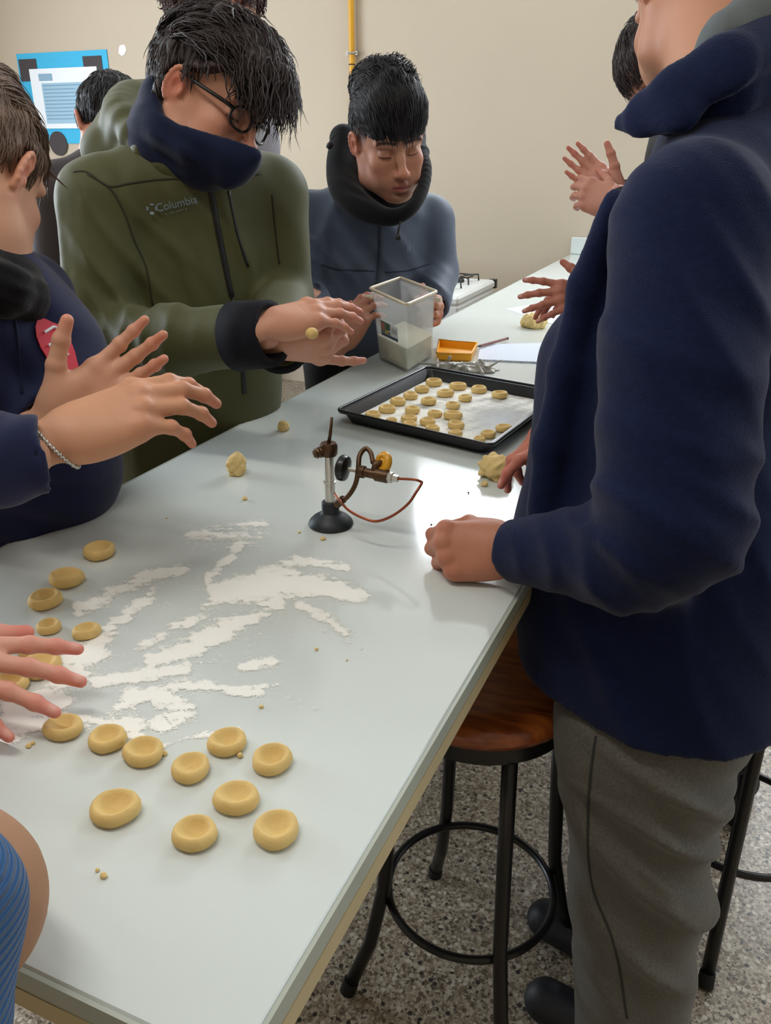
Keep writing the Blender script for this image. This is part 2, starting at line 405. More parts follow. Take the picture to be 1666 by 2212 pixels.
def hair_cap(pos, R, s, line, t=.012, parts=(), lump=.004, seed=1, h=.004, rad=(.097,.076,.086), cen=(-.014,0,.036), ear=True):
    lo, hi = A((-.16,-.13,-.14)), A((.16,.13,.19)); f = Field(lo, hi, h)
    f.ell(cen, A(rad) + t, 0)
    for a, b, ra, rb in parts: f.rc(a, b, ra, rb, .02)
    X, Y, Z = f.ax[0][:, None, None], f.ax[1][None, :, None], f.ax[2][None, None, :]
    rr = np.random.RandomState(seed)
    for i in range(9):
        k = rr.normal(size=3)*(55+12*i); f.F += (lump/3*np.sin(X*k[0]+Y*k[1]+Z*k[2]+rr.rand()*6)).astype(np.float32)
    f.F = np.maximum(f.F, (np.interp(f.ax[0], line[0], line[1])[:, None, None] - Z).astype(np.float32) + 0*Y.astype(np.float32))
    if ear:
        for y in (-1, 1): f.ell((-.012,y*.086,-.004), (.022,.012,.036), .004, sub=True)
    V, Q = f.mesh(); V = relax(V, Q, 2, .5)
    return V, Q
def locks(VQ, flow, n, length, width, seed, s=1, lift=.12, curl=0.0, segs=7, keep=None, grav=None, cen=(-.014,0,.036), jit=.25):
    """tapered strands seeded on the hair cap; flow(p) gives the combing direction in head coordinates"""
    V = VQ[0]; rr = np.random.RandomState(seed); P = V[rr.randint(0, len(V), n)]; near = BVHTree.FromPolygons(V.tolist(), VQ[1].tolist()).find_nearest
    if keep is not None: P = P[keep(P)]
    n = len(P); Lr = length * rr.uniform(.55, 1.15, n); W = width * rr.uniform(.6, 1.3, n); ph = rr.rand(n)*6.28
    nrm = (P - A(cen)); nrm /= np.linalg.norm(nrm, axis=1)[:, None]
    J = rr.normal(size=(n, 3))*jit; lf = lift * rr.uniform(.2, 1.6, n)
    pts = [P - nrm*.003]
    for k in range(segs):
        p = pts[-1]; q = p - A(cen); nn = q / np.linalg.norm(q, axis=1)[:, None]
        d = flow(p) + J; d = d - nn*np.sum(d*nn, 1)[:, None]*.85; d /= np.linalg.norm(d, axis=1)[:, None] + 1e-9
        d = d + nn*(lf*(1-.9*k/segs))[:, None]
        if grav is not None: d = d + A(grav)*(k/segs)
        if curl:
            sd = np.cross(d, nn); d = d + curl*(sd*np.sin(ph+k*1.7)[:, None] + nn*np.cos(ph+k*1.7)[:, None])
        d /= np.linalg.norm(d, axis=1)[:, None]; p = p + d*(Lr/segs)[:, None]
        for i in range(n):
            co, no, _, ds = near(p[i], .03)
            if co is not None:
                o = (p[i,0]-co[0])*no[0] + (p[i,1]-co[1])*no[1] + (p[i,2]-co[2])*no[2]; need = .0006 + .003*lf[i]*(k+1)/segs
                if o < need: p[i] += (need-o)*A(no)
        pts.append(p)
    pts = np.stack(pts, 1); m = segs + 1; Vs = []; 
    tan = np.gradient(pts, axis=1); tan /= np.linalg.norm(tan, axis=2)[:, :, None] + 1e-9
    ref = (pts - A(cen)); ref /= np.linalg.norm(ref, axis=2)[:, :, None]
    sd = np.cross(tan, ref); sd /= np.linalg.norm(sd, axis=2)[:, :, None] + 1e-9; up = np.cross(sd, tan)
    prof = np.interp(np.linspace(0,1,m), [0,.3,.75,1], [.9,1,.7,.08])[None, :, None] * W[:, None, None]
    ring = [pts + prof*sd, pts + prof*.55*up, pts - prof*sd, pts - prof*.4*up]
    Vv = np.stack(ring, 2).reshape(-1, 3)
    base = (np.arange(n)*m*4)[:, None, None] + (np.arange(segs)*4)[None, :, None]; kk = np.arange(4)[None, None, :]
    k2 = (kk + 1) % 4
    Q = np.stack([base+kk, base+k2, base+4+k2, base+4+kk], 3).reshape(-1, 4)
    return Vv, Q
def hair_obj(root, pos, R, s, capVQ, lockVQ, m, name='hair'):
    V, Q = capVQ; Vs = [V]; Qs = [Q]; n = len(V)
    for v, q in lockVQ: Vs.append(v); Qs.append(q + n); n += len(v)
    V = np.concatenate(Vs); Q = np.concatenate(Qs)
    return mesh_obj(name, pos + s*(V @ R.T), Q, m, root)
def legs(root, H, fdir, stance, m, h=.012, hip=.115, kr=.085, ar=.072, foot=True, shoe=None, spread=.1, detail=None, floor_shift=(0,0)):
    fdir = nz((fdir[0], fdir[1], 0)); lf = np.cross((0,0,1), fdir); f = Field(*bounds([A(H)+A((0,0,.08)), (H[0],H[1],.04)], .3), h)
    f.ell(A(H), (.155,.155,.12), 0); f.rc(A(H)-lf*.06, A(H)+lf*.06, .12, .12, .06, n=fdir, sq=.85)
    ft = []
    for sgn, (fx, kx) in zip((1,-1), stance):
        hp = A(H) + lf*sgn*.085 - A((0,0,.06)); an = A((H[0],H[1],.09)) + lf*sgn*spread + fdir*fx; kn = (hp+an)/2 + fdir*kx
        f.chain([hp, kn, an - A((0,0,.03))], [hip,kr,ar], .035); ft.append(an)
    f.cut(A((0,0,.045)), (0,0,-1))
    if detail: detail(f)
    V, Q = f.mesh(); t = mesh_obj('trousers', V, Q, m, root)
    for an in ft:
        g = Field(*bounds([A((an[0],an[1],.0))-fdir*.1, A((an[0],an[1],.1))+fdir*.22], .07), .008)
        b = A((an[0],an[1],.042)); g.rc(b-fdir*.04, b+fdir*.15, .045, .04, 0, n=(0,0,1), sq=.95); g.rc(b, b+A((0,0,.07)), .048, .045, .03); g.cut(A((0,0,.002)), (0,0,-1))
        V, Q = g.mesh(); mesh_obj('shoe', V, Q, shoe, root)
    return t
# ------------------------------------------------------------------ materials
M = {}
M['wall'] = mat('wall_paint', (194, 179, 159), .75, bump=.12, bscale=60, var=.025, vscale=1.5)
M['ceil'] = mat('ceiling_paint', (232, 230, 224), .8, var=.02)
M['lam'] = mat('white_laminate', (214, 221, 218), .12, var=.012, vscale=5, spec=.5)
M['edge'] = mat('grey_edge_band', (176, 182, 170), .45, var=.05, vscale=14); M['edge2'] = mat('cream_edge_strip', (196, 180, 140), .5, var=.06, vscale=14)
M['steel'] = mat('grey_painted_steel', (92, 90, 84), .45, metal=.3, var=.08, vscale=20)
M['black'] = mat('black_tube', (22, 22, 24), .32, spec=.5)
M['rubber'] = mat('black_rubber', (14, 14, 15), .7)
M['seat'] = mat('varnished_wood', (172, 92, 36), .3, bump=.05, bscale=30, col2=(132, 64, 22), vscale=9, stretch=(1.2, 9, 3), coat=.4)
M['dough'] = mat('cookie_dough', (226, 194, 126), .65, bump=.25, bscale=420, var=.05, vscale=60, spec=.3)
M['dough2'] = mat('crumbly_dough', (230, 202, 138), .7, bump=.5, bscale=300, var=.06, vscale=70, spec=.25)
M['tray'] = mat('black_enamel', (20, 22, 27), .3, var=.15, vscale=30, spec=.55)
M['iron'] = mat('burner_cast_iron', (42, 48, 52), .5, metal=.3, var=.15, vscale=60)
M['alu'] = mat('aluminium_tube', (205, 203, 196), .3, metal=.75)
M['bronze'] = mat('tarnished_brass', (92, 70, 50), .42, metal=.75, var=.25, vscale=90)
M['copper'] = mat('copper_tube', (150, 84, 58), .32, metal=.8)
M['knob'] = mat('black_bakelite', (10, 14, 14), .3)
M['amber'] = mat('amber_plastic', (222, 160, 40), .3)
M['amber2'] = mat('orange_plastic', (246, 172, 26), .35)
M['paper'] = mat('white_paper', (236, 240, 246), .8)
M['white'] = mat('white_enamel', (226, 228, 226), .35)
M['sugar'] = mat('pale_flour', (246, 238, 212), .9, bump=.2, bscale=400)
M['yellow'] = mat('yellow_pipe_paint', (216, 158, 30), .4)
M['galv'] = mat('galvanised_metal', (170, 165, 155), .45, metal=.6)
M['blue'] = mat('cyan_card', (58, 178, 222), .7, var=.03, vscale=60)
M['dark'] = mat('dark_brown_card', (62, 54, 56), .7)
M['steelcloth'] = mat('crumpled_grey_film', (170, 166, 158), .35, var=.2, vscale=40)

m = bpy.data.materials.new('terrazzo'); m.use_nodes = True; nt = m.node_tree; b = nt.nodes['Principled BSDF']
tc = nt.nodes.new('ShaderNodeTexCoord'); base = None
def vor(scale, cols, pos):
    v = nt.nodes.new('ShaderNodeTexVoronoi'); v.inputs['Scale'].default_value = scale; v.inputs['Randomness'].default_value = 1
    nt.links.new(tc.outputs['Object'], v.inputs['Vector'])
    sep = nt.nodes.new('ShaderNodeSeparateColor'); nt.links.new(v.outputs['Color'], sep.inputs[0])
    r = nt.nodes.new('ShaderNodeValToRGB'); r.color_ramp.interpolation = 'CONSTANT'
    while len(r.color_ramp.elements) < len(cols): r.color_ramp.elements.new(.5)
    for e, c, p in zip(r.color_ramp.elements, cols, pos): e.position = p; e.color = lin(c)
    nt.links.new(sep.outputs[0], r.inputs[0]); return r.outputs[0], v
c1, v1 = vor(95, [(166,150,130), (112,98,82), (198,186,166), (142,126,106), (220,210,192), (66,60,56)], [0,.25,.42,.6,.78,.93])
c2, v2 = vor(230, [(178,164,142), (146,130,110), (202,190,170), (96,86,74)], [0,.35,.65,.88])
mx = nt.nodes.new('ShaderNodeMix'); mx.data_type = 'RGBA'; rp = nt.nodes.new('ShaderNodeMapRange'); rp.inputs[1].default_value = .40; rp.inputs[2].default_value = .5
nt.links.new(v1.outputs['Distance'], rp.inputs[0]); nt.links.new(rp.outputs[0], mx.inputs[0]); nt.links.new(c1, mx.inputs[6]); nt.links.new(c2, mx.inputs[7])
st = nt.nodes.new('ShaderNodeTexNoise'); st.inputs['Scale'].default_value = 3.5; st.inputs['Detail'].default_value = 5; nt.links.new(tc.outputs['Object'], st.inputs['Vector'])
r2 = nt.nodes.new('ShaderNodeMapRange'); r2.inputs[1].default_value = .3; r2.inputs[2].default_value = .62; r2.inputs[3].default_value = .72; r2.inputs[4].default_value = 1.0; nt.links.new(st.outputs[0], r2.inputs[0])
hs = nt.nodes.new('ShaderNodeHueSaturation'); nt.links.new(mx.outputs[2], hs.inputs['Color']); nt.links.new(r2.outputs[0], hs.inputs['Value'])
nt.links.new(hs.outputs[0], b.inputs['Base Color']); b.inputs['Roughness'].default_value = .35
M['terrazzo'] = m

def powder_mat(name, col):
    m = bpy.data.materials.new(name); m.use_nodes = True; b = m.node_tree.nodes['Principled BSDF']
    b.inputs['Base Color'].default_value = lin(col); b.inputs['Roughness'].default_value = .95; b.inputs['Specular IOR Level'].default_value = .1
    at = m.node_tree.nodes.new('ShaderNodeAttribute'); at.attribute_name = 'tint'; sp = m.node_tree.nodes.new('ShaderNodeSeparateColor')
    N = m.node_tree.nodes.new; L = m.node_tree.links.new; tc = N('ShaderNodeTexCoord'); no = N('ShaderNodeTexNoise'); no.inputs['Scale'].default_value = 1100; no.inputs['Detail'].default_value = 2
    mr = N('ShaderNodeMapRange'); mr.inputs[1].default_value = .28; mr.inputs[2].default_value = .72; gt = N('ShaderNodeMath'); gt.operation = 'GREATER_THAN'      # grain by grain: a speck is there or not
    L(at.outputs['Color'], sp.inputs[0]); L(tc.outputs['Object'], no.inputs['Vector']); L(no.outputs[0], mr.inputs[0]); L(sp.outputs[0], gt.inputs[0]); L(mr.outputs[0], gt.inputs[1]); L(gt.outputs[0], b.inputs['Alpha']); return m
M['powder'] = powder_mat('loose_flour', (250, 249, 242))
def plastic():
    m = bpy.data.materials.new('frosted_clear_plastic'); m.use_nodes = True; nt = m.node_tree; out = nt.nodes['Material Output']
    b = nt.nodes['Principled BSDF']; b.inputs['Base Color'].default_value = lin((225, 226, 224)); b.inputs['Roughness'].default_value = .22
    t = nt.nodes.new('ShaderNodeBsdfTransparent'); t.inputs[0].default_value = (.94, .95, .95, 1); tl = nt.nodes.new('ShaderNodeBsdfTranslucent'); tl.inputs[0].default_value = lin((228, 228, 224))
    a = nt.nodes.new('ShaderNodeMixShader'); a.inputs[0].default_value = .5; c = nt.nodes.new('ShaderNodeMixShader'); c.inputs[0].default_value = .30
    nt.links.new(b.outputs[0], a.inputs[1]); nt.links.new(tl.outputs[0], a.inputs[2]); nt.links.new(t.outputs[0], c.inputs[1]); nt.links.new(a.outputs[0], c.inputs[2]); nt.links.new(c.outputs[0], out.inputs[0]); return m
M['plastic'] = plastic()
def lined_paper():
    m = mat('squared_paper', (236, 240, 248), .8); nt = m.node_tree; tc = nt.nodes.new('ShaderNodeTexCoord'); br = nt.nodes.new('ShaderNodeTexBrick')
    br.offset = 0; br.inputs['Color1'].default_value = br.inputs['Color2'].default_value = lin((236,240,248)); br.inputs['Mortar'].default_value = lin((176,194,226))
    br.inputs['Scale'].default_value = 1; br.inputs['Brick Width'].default_value = .008; br.inputs['Row Height'].default_value = .008; br.inputs['Mortar Size'].default_value = .0006
    nt.links.new(tc.outputs['Object'], br.inputs[0]); nt.links.new(br.outputs[0], nt.nodes['Principled BSDF'].inputs['Base Color']); return m
M['squared'] = lined_paper()
def emis(name, col, k):
    m = bpy.data.materials.new(name); m.use_nodes = True; b = m.node_tree.nodes['Principled BSDF']
    b.inputs['Emission Color'].default_value = col; b.inputs['Emission Strength'].default_value = k; b.inputs['Base Color'].default_value = (.9,.9,.9,1); return m
M['tubeglow'] = emis('added_lamp_diffuser', (1, .97, .92, 1), 3)  # glow of the added ceiling lamps

# ------------------------------------------------------------------ room
X0, X1, Y0, Y1, ZC = -5.4, 2.5, -2.6, 4.75, 3.1
def structure(mb, name, m): return tag(mb.build(name, m), kind='structure')
structure(MB().box((X0-.1, Y0-.1, -.1), (X1+.1, Y1+.1, 0)), 'floor', M['terrazzo'])
structure(MB().box((X0-.1, Y0-.1, ZC), (X1+.1, Y1+.1, ZC+.1)), 'ceiling', M['ceil'])
WX0, WX1, WZ0, WZ1 = -2.05, 1.55, 2.33, 2.92       # high window band on the end wall
wb = structure(MB().box((X0-.1, Y1, 0), (X1+.1, Y1+.12, WZ0)).box((X0-.1, Y1, WZ1), (X1+.1, Y1+.12, ZC)).box((X0-.1, Y1, WZ0), (WX0, Y1+.12, WZ1)).box((WX1, Y1, WZ0), (X1+.1, Y1+.12, WZ1)), 'wall_back', M['wall'])
fr = MB().box((WX0, Y1+.04, WZ0), (WX1, Y1+.09, WZ0+.04)).box((WX0, Y1+.04, WZ1-.04), (WX1, Y1+.09, WZ1))
for k in range(5): x = WX0 + (WX1-WX0-.04)*k/4; fr.box((x, Y1+.04, WZ0+.0401), (x+.04, Y1+.09, WZ1-.0401))
structure(fr, 'window_3', M['white'])
structure(MB().box((X0-.1, Y0-.12, 0), (X1+.1, Y0, ZC)), 'wall_front', M['wall'])
def window_wall(name, x, xo, y0, y1, z0, z1, win):
    mb = MB(); a, b_ = min(x, xo), max(x, xo)
    mb.box((a, Y0, 0), (b_, y0, ZC)); mb.box((a, y1, 0), (b_, Y1, ZC)); mb.box((a, y0, 0), (b_, y1, z0)); mb.box((a, y0, z1), (b_, y1, ZC))
    structure(mb, name, M['wall'])
    fr = MB(); xm = (a+b_)/2; t = .05
    for lo, hi in (((y0, z0), (y1, z0+t)), ((y0, z1-t), (y1, z1)), ((y0, z0), (y0+t, z1)), ((y1-t, z0), (y1, z1)), (((y0+y1)/2-t/2, z0), ((y0+y1)/2+t/2, z1))):
        fr.box((xm-.025, lo[0], lo[1]), (xm+.025, hi[0], hi[1]))
    structure(fr, win, M['white'])
window_wall('wall_right', X1, X1+.12, 1.2, 4.0, 1.1, 2.7, 'window_1')
window_wall('wall_left', X0, X0-.12, .2, 3.0, 1.1, 2.7, 'window_2')
chip = []
for k in range(9):
    a = 2*math.pi*k/9; p = ony(265, 108, Y1) + A((.030*math.cos(a)*(1+.3*math.sin(3*k)), 0, .036*math.sin(a)*(1+.25*math.cos(5*k)))); chip.append(p)
mb = MB(); mb.poly([c - A((0,.003,0)) for c in chip] + [c + A((0,.004,0)) for c in chip], [tuple(range(9))] + [(i, 9+i, 9+(i+1)%9, (i+1)%9) for i in range(9)])
tag(mb.build('plaster_patch', M['paper'], wb))

# unseen ceiling lamps added to brighten the bench top: housing, diffuser, light
k = 0
ADDED_LAMPS = [(-3.6, 3.3, 'above the far left bench'), (-3.6, .3, 'at the left by the near windows'), (-.85, .3, 'over the near end of the white bench'), (1.2, 2.2, 'on the right by the window')]
for lx, ly, where in ADDED_LAMPS:
    t = thing('added_ceiling_lamp', 'added unseen white ceiling lamp ' + where, 'lamp', (lx, ly, ZC), 'added unseen ceiling lamps')
    MB().box((lx-.62, ly-.09, ZC-.06), (lx+.62, ly+.09, ZC), .008).build('housing', M['white'], t)
    MB().box((lx-.6, ly-.075, ZC-.085), (lx+.6, ly+.075, ZC-.061), .006).build('diffuser', M['tubeglow'], t)
    area('bench_fill_light', (lx, ly, ZC-.1), (lx, ly, 0), 1.2, .15, 22 if ly < 1 else 8, (1, .96, .90))

# ------------------------------------------------------------------ long white bench
BX0, BX1, BY0, BY1, BZ = -.975, -.226, .277, 4.745, .9
bench = thing('laboratory_bench', 'long white laminate workbench running from the camera to the beige wall', 'bench', (-.6, 2.5, 0))
MB().box((BX0+.004, BY0+.004, BZ-.038), (BX1-.004, BY1, BZ), .002).build('worktop', M['lam'], bench)
for nm, m_, z0, z1, t in (('edge_band', 'edge', BZ-.021, BZ-.0008, 0), ('edge_strip', 'edge2', BZ-.042, BZ-.0215, .0008)):
    MB().box((BX1-.0035, BY0-t, z0), (BX1+t, BY1, z1)).box((BX0-t, BY0-t, z0), (BX0+.0035, BY1, z1)).box((BX0+.0036, BY0-t, z0), (BX1-.0036, BY0+.0035, z1)).build(nm, M[m_], bench)
MB().box((BX0+.03, BY0+.03, BZ-.10), (BX1-.07, BY0+.06, BZ-.041)).build('apron', M['steel'], bench)
MB().box((BX0+.03, BY0+.061, BZ-.10), (BX0+.06, BY1-.03, BZ-.041)).build('apron', M['steel'], bench)
MB().box((BX1-.10, BY0+.061, BZ-.10), (BX1-.07, BY1-.03, BZ-.041)).build('apron', M['steel'], bench)
for x in (BX0+.08, BX1-.22):
    for y in (BY0+.12, 2.5, BY1-.15): MB().box((x, y, 0), (x+.045, y+.045, BZ-.101)).build('leg', M['steel'], bench)
MB().box((BX0, BY1-.022, BZ+.001), (BX1, BY1, BZ+.088), .003).build('backsplash', M['lam'], bench)

# far left bench
b2 = thing('side_bench', 'white topped bench at far left behind the boys', 'bench', (-2.55, 3.3, 0))
MB().box((-3.1, 2.02, .862), (-2.12, 4.68, .9), .002).build('worktop', M['lam'], b2)
MB().box((-3.06, 2.06, .78), (-2.15, 4.65, .861)).build('apron', mat('tan_wood_rail', (120, 104, 80), .6, var=.15, stretch=(1,8,1)), b2)
for x in (-3.04, -2.22):
    for y in (2.1, 3.4, 4.55): MB().box((x, y, 0), (x+.05, y+.05, .78)).build('leg', M['steel'], b2)
c = onz(108, 500, .9)

# ------------------------------------------------------------------ wall things
pz = [ony(757, 0, Y1-.03), ony(764, 262, Y1-.03)]
px_, = [ (pz[0][0]+pz[1][0])/2 ]
pipe = thing('gas_pipe', 'yellow painted gas pipe running up the beige wall behind the boys', 'pipe', (px_, Y1-.03, 0))
MB().tube([(px_, Y1-.03, .05), (px_, Y1-.03, ZC-.01)], .0165, 14).build('tube', M['yellow'], pipe, 'auto')
zc = ony(760, 115, Y1-.03)[2]
MB().ring((px_, Y1-.03, zc), .0195, .006, n=18).box((px_-.034, Y1-.034, zc-.010), (px_-.014, Y1-.006, zc+.010)).box((px_+.014, Y1-.034, zc-.010), (px_+.034, Y1-.006, zc+.010)).build('clamp', M['galv'], pipe)
MB().ring((px_, Y1-.03, zc-.055), .0172, .003, n=18).build('joint', M['dark'], pipe)
q = [ony(36, 117, Y1), ony(231, 107, Y1)]
pw = q[1][0] - q[0][0]; px0, pz1 = q[0][0], q[0][2]; pz0 = ony(140, 310, Y1)[2]
po = thing('wall_poster', 'cyan card poster with a white printed sheet on the beige wall', 'poster', (px0+pw/2, Y1-.004, pz0))
MB().box((px0, Y1-.006, pz0), (px0+pw, Y1-.002, pz1)).build('card', M['blue'], po)
for a, b_ in ((.02, .70), (.74, .75)):
    MB().box((px0+pw*a, Y1-.010, pz0+(pz1-pz0)*b_), (px0+pw*(a+.2), Y1-.0065, pz0+(pz1-pz0)*.94)).build('corner_square', M['dark'], po)
MB().lathe((px0+pw*.46-.09, Y1-.0065, pz0+.0), [(0, .006), (.075, .006), (.075, 0), (0, 0)], 28, (0,-1,0)).build('corner_disc', M['dark'], po)
sx0, sx1, sz0, sz1 = px0+pw*.13, px0+pw*.88, pz0+(pz1-pz0)*.17, pz0+(pz1-pz0)*.83
sh = MB().box((sx0, Y1-.013, sz0), (sx1, Y1-.0105, sz1)).build('printed_sheet', M['paper'], po)
pr_ = MB().box((sx0+.09, Y1-.0145, sz0+.03), (sx1-.09, Y1-.0135, sz1-.085)).build('print_panel', mat('pale_blue_print', (158, 192, 214), .8), sh)
MB().box((sx0+.075, Y1-.0145, sz1-.072), (sx0+.19, Y1-.0135, sz1-.03)).build('heading_panel', mat('heading_print', (140, 172, 196), .8), sh)
t = MB()
for i in range(13):
    z = sz1-.10-i*.022
    if z > sz0+.04: t.box((sx0+.10, Y1-.0152, z-.003), (sx1-.10-.03*((i*7)%4), Y1-.0147, z+.003))
t.build('text_rows', mat('grey_print', (120, 156, 182), .8), sh)

# ------------------------------------------------------------------ stove
V = onz(1069, 604, .80); sx1, sy1 = V[0], V[1]; sx0, sy0 = sx1-.56, sy1-.58
stv = thing('gas_stove', 'white enamel gas stove with black grates standing beyond the bench', 'stove', ((sx0+sx1)/2, (sy0+sy1)/2, 0))
MB().box((sx0, sy0, .06), (sx1, sy1, .755), .01).build('body', M['white'], stv)
MB().box((sx0-.008, sy0-.008, .756), (sx1+.004, sy1, .80), .012).build('hob', M['white'], stv)
MB().box((sx1-.03, sy1+.001, .755), (sx1+.006, sy1+.03, .80)).build('end_cap', M['black'], stv)
for i, (bx, by) in enumerate(((.15, .15), (.41, .15), (.15, .43), (.41, .43))):
    c = A((sx0+bx, sy0+by, .80))
    g = MB()
    for a in range(4):
        an = a*math.pi/2+math.pi/4; d = A((math.cos(an), math.sin(an), 0))
        g.tube([c+d*.03+A((0,0,.032)), c+d*.115+A((0,0,.032)), c+d*.118+A((0,0,.001))], .0045, 6)
    gr = g.ring(c+A((0,0,.031)), .075, .004, n=20, m=6).build('grate', M['black'], stv)
    MB().lathe(c, [(0,.018),(.026,.018),(.032,.010),(.032,.0),(0,0)], 20).build('burner_cap', M['black'], stv)
for i in range(4): MB().lathe((sx0+.1+.11*i, sy0-.001, .70), [(0,.028),(.018,.026),(.02,0),(0,0)], 16, (0,-1,0)).build('knob', M['black'], stv)
for x in (sx0+.03, sx1-.07):
    for y in (sy0+.03, sy1-.07): MB().box((x, y, 0), (x+.04, y+.04, .06)).build('foot', M['black'], stv)

# ------------------------------------------------------------------ stools
def stool(cx, cy, label, rot, top=.69):
    t = thing('stool', label, 'stool', (cx, cy, 0), 'wooden seated stools')
    c = A((cx, cy, 0))
    MB().lathe(c, [(0,top-.012),(.06,top-.010),(.11,top-.004),(.15,top),(.163,top-.006),(.168,top-.018),(.162,top-.032),(.12,top-.036),(0,top-.036)], 48).build('seat', M['seat'], t, True)
    MB().lathe(c, [(.132,top-.037),(.150,top-.037),(.150,top-.068),(.132,top-.068),(.132,top-.037)], 48).build('seat_ring', M['black'], t, 'auto')
    for k in range(4):
        a = rot + k*math.pi/2; d = A((math.cos(a), math.sin(a), 0))
        lg = MB().tube([c+d*.141+A((0,0,top-.069)), c+d*.150+A((0,0,.42)), c+d*.160+A((0,0,.25)), c+d*.185+A((0,0,.12)), c+d*.225+A((0,0,.016))], .0125, 12).build('leg', M['black'], t, True)
        MB().tube([c+d*.2215+A((0,0,.028)), c+d*.2295+A((0,0,.001))], [.0145,.0155], 12).build('rubber_foot', M['rubber'], lg, 'auto')
    MB().ring(c+A((0,0,.215)), .163-.014, .0075, n=56).build('foot_ring', M['black'], t, True)
stool(-.305, 1.078, 'round wooden stool in front, half under the white bench edge', 1.02-.4)
stool(.135, 1.455, 'round wooden stool behind the grey trousers at right', -1.64)
# ------------------------------------------------------------------ baking tray
tz = .928
a = onz(725, 887, tz); b_ = onz(1064, 964, tz); d_ = onz(922, 793, tz)
u = nz(b_-a); v = nz(d_-a); LU, LV = np.linalg.norm(b_-a), np.linalg.norm(d_-a)
tc_ = a + u*LU/2 + v*LV/2
def tp(s_, t_, z): return A((*(a + u*LU*s_ + v*LV*t_)[:2], z))
tray = thing('baking_tray', 'black enamel oven tray dusted with flour beside the plastic tub', 'tray', (tc_[0], tc_[1], BZ))
def rect(ins, z, r=.02, n=5):
    P = []
    for (cx, cy), a0 in (((ins+r, ins+r), math.pi), ((LU-ins-r, ins+r), 1.5*math.pi), ((LU-ins-r, LV-ins-r), 0), ((ins+r, LV-ins-r), .5*math.pi)):
        for k in range(n):
            an = a0 + k*math.pi/2/(n-1); P.append(A((*(a + u*(cx+r*math.cos(an)) + v*(cy+r*math.sin(an)))[:2], z)))
    return P
L_ = [rect(.0, tz, .016), rect(.012, tz, .014), rect(.024, BZ+.0055, .02), None]
n_ = len(L_[0]); inner = L_[0] + L_[1] + L_[2]; Fs = []
for r in range(2): Fs += [(r*n_+i, r*n_+(i+1)%n_, (r+1)*n_+(i+1)%n_, (r+1)*n_+i) for i in range(n_)]
Fs.append(tuple(2*n_+i for i in range(n_)))
o3 = rect(.0, tz-.004, .016) + rect(.010, tz-.005, .014) + rect(.020, BZ+.0012, .02)
Fo = [(3*n_+i, i, (i+1)%n_, 3*n_+(i+1)%n_)[::-1] for i in range(n_)]
for r in range(3, 5): Fo += [(r*n_+i, (r+1)*n_+i, (r+1)*n_+(i+1)%n_, r*n_+(i+1)%n_) for i in range(n_)]
Fo.append(tuple(5*n_+i for i in range(n_))[::-1])
MB().poly(inner + o3, Fs + Fo).build('pan', M['tray'], tray, 'auto')
rim = rect(.001, tz+.001, .017, 6); MB().tube(rim + [rim[0]], .0035, 8, cap=False).build('rolled_rim', M['tray'], tray, True)

# powder sheets -------------------------------------------------------------------------------
def project(P):
    q = P - CAM; d = q @ FW; return np.stack([833 + F_PX*(q@RT)/d, 1106 - F_PX*(q@UP)/d], 1)
def segd(P, a, b):
    a = A(a, float); b = A(b, float); ab = b-a; t = np.clip(((P-a)@ab)/(ab@ab), 0, 1); return np.linalg.norm(P-a-t[:,None]*ab, axis=1)
def sheet(name, org, eu, ev, nu, nv, dens, hgt, m, z0):
    gu, gv = np.meshgrid(np.arange(nu), np.arange(nv), indexing='ij'); P = A(org) + gu.ravel()[:,None]*A(eu) + gv.ravel()[:,None]*A(ev)
    al = dens(P); P[:,2] = z0 + hgt*np.clip(al, 0, 1)
    ids = np.arange(nu*nv).reshape(nu, nv); Q = np.stack([ids[:-1,:-1], ids[1:,:-1], ids[1:,1:], ids[:-1,1:]], 2).reshape(-1, 4)
    Q = Q[al[Q].max(1) > .03]; used = np.unique(Q); mp = np.full(len(P), -1); mp[used] = np.arange(len(used))
    return mesh_obj(name, P[used], mp[Q], m, None, True, loc=A(org), tint=np.repeat(np.clip(al[used],0,1)[:,None], 3, 1))
ST = [([(420,1165),(560,1148)],26,.75), ([(530,1150),(502,1200),(448,1250)],12,.9), ([(170,1315),(250,1280),(320,1250),(395,1232)],17,1), ([(120,1460),(170,1410),(250,1350),(330,1280)],17,.85),
      ([(470,1285),(560,1268),(690,1268),(775,1288)],22,1), ([(560,1238),(640,1213),(750,1228)],12,.85), ([(500,1262),(640,1240)],20,.8), ([(650,1310),(700,1335),(748,1368)],14,.85), ([(720,1255),(775,1300)],14,.7),
      ([(330,1425),(420,1402),(520,1345),(600,1305)],20,.85), ([(430,1385),(510,1345)],22,.9), ([(205,1475),(330,1455),(405,1440)],13,.8), ([(240,1545),(300,1505),(400,1480),(560,1498)],14,.9),
      ([(285,1500),(275,1560),(300,1600)],20,.85), ([(345,1512),(400,1535),(345,1560)],28,.9), ([(525,1442),(592,1430)],14,.8), ([(30,1545),(120,1490),(205,1395)],36,.95), ([(10,1600),(130,1520)],26,.8),
      ([(140,1545),(300,1578)],11,.8), ([(420,1592),(520,1578)],9,.8), ([(350,1612),(450,1582)],7,.7), ([(190,1560),(330,1560)],22,.6), ([(460,1500),(600,1480)],10,.6), ([(660,1340),(780,1400)],16,.35), ([(560,1480),(690,1535)],12,.35),
      ([(400,1350),(470,1300)],16,.6), ([(300,1400),(420,1330)],16,.5), ([(450,1370),(700,1330)],40,.35), ([(250,1330),(500,1250)],50,.25), ([(200,1450),(560,1420)],60,.3)]
